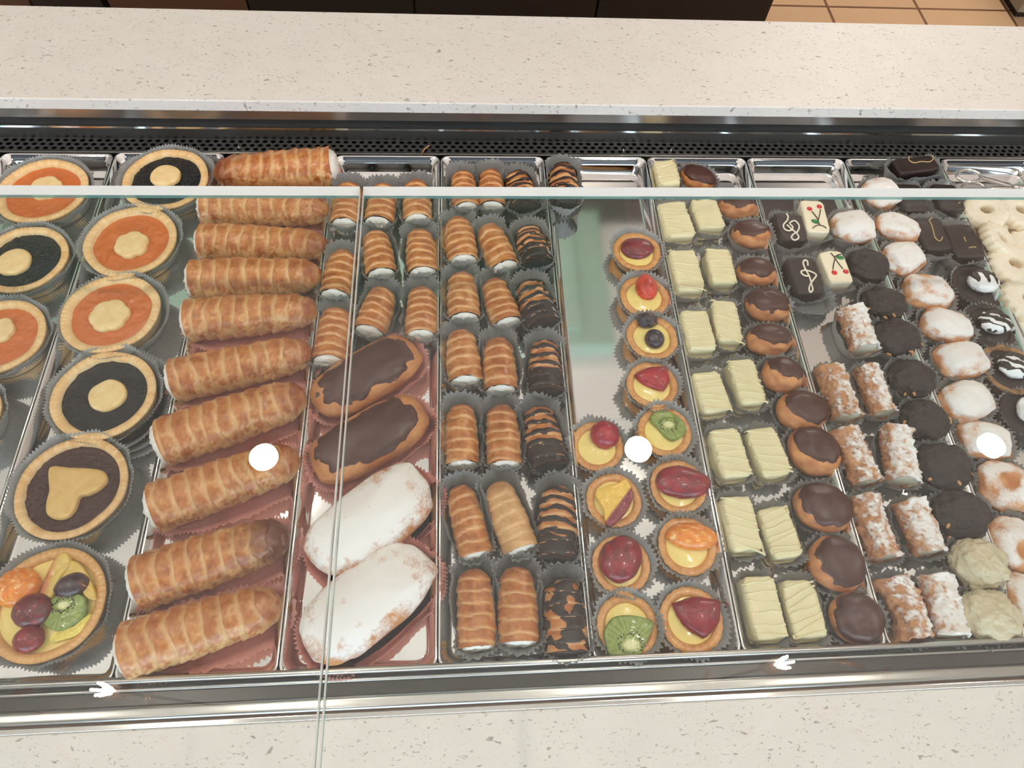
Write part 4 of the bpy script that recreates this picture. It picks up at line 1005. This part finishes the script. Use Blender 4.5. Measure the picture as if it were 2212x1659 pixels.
# loose empty cups
def loose_cup(u, v, rx, ry, label, seed, n=3):
    a = plen(u, v, rx*2, FL)/2; r = place('empty_paper_cup', u, v, .005); tag(r, label, 'paper cup')
    for k in range(n): cup(r, a*.8, a*.8*ry/rx, .008+.003*k, .0065, False, None, False, seed+k, (0, 0), name='pleated_cup', lift=.0008*k)
loose_cup(1742, 655, 50, 34, 'stack of empty grey paper cups in front of the treble clef block', 255)
D = [(1872, 577, 42, 39, 'beside the front cherry block'), (1907, 658, 45, 38, 'second from back'), (1934, 732, 48, 43, 'third from back'), (1966, 820, 47, 43, 'fourth from back'), (1995, 910, 49, 45, 'third from front'), (2035, 1008, 56, 50, 'second from front'), (2074, 1115, 58, 50, 'frontmost, with an orange nut showing')]
for i, (u, v, a, b, lb) in enumerate(D): cluster(u, v, a, b, 'dark chocolate nut cluster, '+lb, 260+i, nuts=0 if i == 0 else 4)
cluster(2111, 1220, 56, 51, 'white coated nut cluster, rear of the two', 270, True, .028)
cluster(2131, 1331, 60, 51, 'white coated nut cluster, front one by the rail', 271, True, .028)
K_ = [((1836, 672), (1868, 757), 30, .60, 0, 'single one behind the pairs'), ((1790, 797), (1830, 905), 33, .30, 0, 'rearmost pair, left'), ((1868, 797), (1908, 896), 28, .42, 0, 'rearmost pair, right'),
      ((1822, 930), (1872, 1045), 33, .36, 0, 'second pair from back, left'), ((1932, 930), (1950, 1042), 34, .62, 0, 'second pair from back, right'),
      ((1865, 1075), (1912, 1208), 34, .34, 0, 'second pair from front, left, wide open mouth'), ((1960, 1085), (2008, 1196), 36, .56, 0, 'second pair from front, right'),
      ((1918, 1250), (1972, 1382), 38, .28, .006, 'frontmost, bent brown one on the left'), ((2018, 1245), (2054, 1376), 38, .72, 0, 'frontmost, white one on the right')]
for i, (a, b, hw, pw, bent, lb) in enumerate(K_): cannolo(a, b, hw, 'sugar dusted cannolo, '+lb, 280+i, pw, bent, cream=(i != 7))
# -- sugared puffs
U = [(1902, 421, 39, 38, 'rearmost, cut by the glass edge', None, .66), (1937, 494, 45, 33, 'second from back, with a pointed right end', None, .5), (1950, 560, 45, 39, 'third from back', None, .66), (2001, 634, 51, 42, 'fourth from back, lumpy and brown', None, .40),
     (2042, 706, 54, 38, 'fifth from back', None, .60), (2075, 780, 55, 41, 'sixth from back', None, .56), (2086, 867, 54, 45, 'seventh from back, smooth and round', None, .72), (2126, 953, 54, 44, 'with a lamp reflection on it', None, .5),
     (2171, 1052, 56, 54, 'with a brown hollow on top', (-.1, .05), .42), (2196, 1178, 54, 58, 'second from front at right edge', (-.1, -.3), .5), (2222, 1310, 40, 66, 'frontmost, cut by the right picture edge', None, .5)]
for i, (u, v, a, b, lb, dn, pw) in enumerate(U): sugar_puff(u, v, a, b, 'sugared puff in the right column, '+lb, 300+i, random.Random(i).uniform(-.5, .5), .026, dn, pw, 2.6)
# -- black and white domes
def dome_cup(u, v, ru, rv, label, seed, style='stripe'):
    H = .018; a = plen(u, v, ru*2, FL+H)/2
    root = place('meringue_dome_cup', u, v, H); tag(root, label, 'petit four', 'chocolate cups with white meringue domes')
    tart_shell(root, a*1.1, H*.75, .7, 20, seed, base=C(58, 40, 34), tan=C(40, 26, 22) if style != 'biscuit' else C(206, 150, 90), rimw=.2, name='chocolate_case')
    disc(root, 'chocolate_filling', a*.92, H*.62, 'dark_chocolate', seed, .0015, .0003, 12, 40)
    sp_ = lump(root, 'meringue_dome', a*.64, a*.62*rv/ru, .014, 'meringue', seed, None, None, .09, 60, 36, 72, .06, H*.60, (a*.10, a*.06))
    def mk(t, q, p):
        if style == 'spot': return p.y*90-.35+.5*math.sin(p.x*600)+N(p, 150, seed)*.8
        return math.sin(p.x*420+p.y*700+N(p, 120, seed)*3)*.6+(p.y*70)*.8-.02+.35*(p.x > .004)+N(p, 200, seed)*.5
    if style != 'plain': coat(root, sp_, 50, 80, mk, 'dark_chocolate', .0005, 'chocolate_stripes')
    cup(root, a*.86, a*.86, .015, .0075, False, None, False, seed, sq=2.0)
dome_cup(2121, 611, 50, 42, 'dark cup with striped white dome, rearmost of the right column', 330, 'spot')
dome_cup(2145, 698, 50, 44, 'dark cup with striped white dome, second from back', 331)
dome_cup(2188, 792, 54, 50, 'dark cup with white swirl and brown biscuit edge', 332, 'biscuit')
dome_cup(2228, 890, 52, 50, 'dark cup with a plain cream dome cut by the right edge', 333, 'plain')
# -- dark bars
def dark_bar(p0, p1, hw, label, seed, drz, H=.020, lift=0.0, tilt=0.0):
    um, vm = (p0[0]+p1[0])/2, (p0[1]+p1[1])/2; a = plen(um, vm, hw*2, FL+H+lift)/2
    root, L = place2('dark_chocolate_bar', p0, p1, H, lift); tag(root, label, 'petit four', 'dark chocolate bars with thin gold lines')
    rblock(root, 'coated_bar', a, L/2, H, 'dark_chocolate', seed, .003, wob=.0005)
    if drz:
        m = MB()
        for d in drz:
            m.sweep(smoothpath([loc(root, px(u_, v_, FL+H+lift+.0012))+Vector((0, 0, .0002)) for u_, v_ in d], 3), .0006, 6)
        m.out('gold_lines', MAT['gold_drizzle'], root)
    cup(root, a*1.12, L*.53, .019, .0068, False, None, True, seed, sq=3.2)
    return root
dark_bar((2022, 350), (1934, 362), 21, 'dark bar lying crosswise at the back, above the glass edge', 340, [[(1964, 338), (1963, 346), (1975, 352), (1990, 349), (2008, 350), (2016, 342), (2012, 336)]], .02, .006)
dark_bar((1960, 398), (1982, 458), 27, 'dark bar under the glass edge, rear left of four', 341, [[(2000, 428), (2008, 432), (2016, 428)]])
dark_bar((2036, 398), (2062, 455), 27, 'dark bar under the glass edge, rear right of four', 342, [[(2068, 424), (2072, 432)], [(2070, 440), (2074, 436)]])
dark_bar((2000, 470), (2030, 540), 31, 'dark bar with a long gold line, front left of four', 343, [[(2014, 470), (2007, 476), (2012, 486), (2016, 500), (2020, 514), (2030, 521), (2036, 512)]])
dark_bar((2066, 484), (2100, 556), 33, 'dark bar beside the ring biscuits, front right of four', 344, [[(2084, 484), (2088, 486)], [(2082, 512), (2086, 522)], [(2093, 536), (2098, 534), (2108, 534)]])
# -- ring biscuits
def ring(u, v, ru, label, seed, lift=0.0, rx=0.0, ry=0.0):
    H = .012; R = plen(u, v, ru*2, FL+lift+H)/2
    root = place('ring_biscuit', u, v, H, random.Random(seed).random()*2, lift); tag(root, label, 'biscuit', 'scalloped ring biscuits')
    root.rotation_euler = (rx, ry, root.rotation_euler.z)
    prof = [(.24, .1), (.92, .0), (1.0, .12), (1.0, .5), (.98, .8), (.92, .96), (.8, 1.02), (.55, 1.02), (.36, 1.0), (.27, .9), (.23, .6), (.24, .1)]
    nv = 96; V = []; K = []; W = []
    for pr, pz in prof:
        for j in range(nv):
            q = 2*math.pi*j/nv; sc = 1+.04*math.cos(q*17)*sst(.6, .95, pr)
            rad = R*pr*sc*(1+N((math.cos(q), math.sin(q), 0), 1.3, seed)*.03); z = H*pz+N((rad*math.cos(q), rad*math.sin(q), 0), 160, seed)*.0006
            V.append((rad*math.cos(q), rad*math.sin(q), z+.0008)); K.append(mixc(C(236, 206, 146), C(220, 176, 104), .4+N((math.cos(q), math.sin(q), pz), 3, seed)*.8-.4*pz)); W.append(.42+.55*pz)
    build('biscuit_ring', V, gridf(len(prof), nv), MAT['sugared_biscuit'], root, K, W)
ring(2136, 452, 43, 'ring biscuit nearest the dark bars, rearmost', 360, .012, -.15, .1); ring(2208, 452, 44, 'ring biscuit at right edge, rearmost', 361, .010)
ring(2160, 512, 44, 'ring biscuit tilted on edge between two others', 362, .012, .35, 0); ring(2198, 568, 53, 'ring biscuit with dark hole, in front of the tilted one', 363, .010, -.05, .05)
ring(2222, 645, 54, 'frontmost ring biscuit at the right edge', 364, .008, .1, 0); ring(2190, 500, 42, 'ring biscuit under the tilted one', 365, 0); ring(2222, 530, 42, 'ring biscuit half hidden at right edge behind the dark holed one', 366, 0); ring(2228, 600, 42, 'ring biscuit underneath the frontmost pair at the right', 367, 0)
ring(2240, 690, 46, 'ring biscuit just beyond the right edge in front', 368, 0)
# -- scissors
sc = place('serving_scissors', 2195, 404, .008); tag(sc, 'steel serving scissors lying behind the ring biscuits', 'scissors')
def spz(u, v, z): return loc(sc, px(u, v, FL+z))
for k, (c_, a_, b_, an) in enumerate((((2092, 380), 26, 13, -.12), ((2100, 408), 26, 13, 0.0))):
    m = MB(); L = []
    for j in range(33):
        q = 2*math.pi*j/32; x, y = math.cos(q)*a_, math.sin(q)*b_; L.append(spz(c_[0]+x*math.cos(an)+y*math.sin(an), c_[1]-x*math.sin(an)+y*math.cos(an), .016-.006*k))
    m.sweep(L, .0021, 10, caps=False)
    m.sweep(smoothpath([spz(c_[0]+a_, c_[1]+3, .016-.006*k), spz(2150, 392+k*14, .012), spz(2196, 404, .010), spz(2270, 404-k*14, .009)], 5), lambda t: .0036-.0012*t, 10, flat=.6)
    m.out('blade_and_handle', MAT['chrome'], sc)
m = MB(); m.ellipsoid(spz(2196, 403, .013), .0042, .0042, .0022, nu=9, nv=18); m.out('pivot_screw', MAT['chrome'], sc)
# -- small clips standing at the grille
for k, (u, v, lb) in enumerate(((407, 312, 'small wire clip on the grille behind the blueberry tart'), (518, 316, 'small wire clip on the grille behind the rearmost large horn'), (1346, 326, 'small steel clip on the grille behind the empty tray part'), (1448, 326, 'small steel clip on the grille behind the white block'))):
    p = px(u, v, .003); r = empty('grille_clip', (p.x, .602, Z(0))); tag(r, lb, 'clip', 'small clips on the air grille')
    m = MB(); m.sweep(smoothpath([(0, 0, -.001), (0, -.0006, .004), (0, -.002, .006), (0, -.0035, .004)], 4), .0007, 8); m.out('wire', MAT['chrome'], r)
p = px(918, 322, .001); m = MB(); m.sweep([(p.x-.003, p.y-.006, Z(.0012)), (p.x, p.y, Z(.0016)), (p.x+.005, p.y+.005, Z(.0014))], .0007, 6); tag(m.out('pastry_crumb', MAT['hazelnut'], None), 'thin pastry crumb lying on the dark air grille', 'crumb')
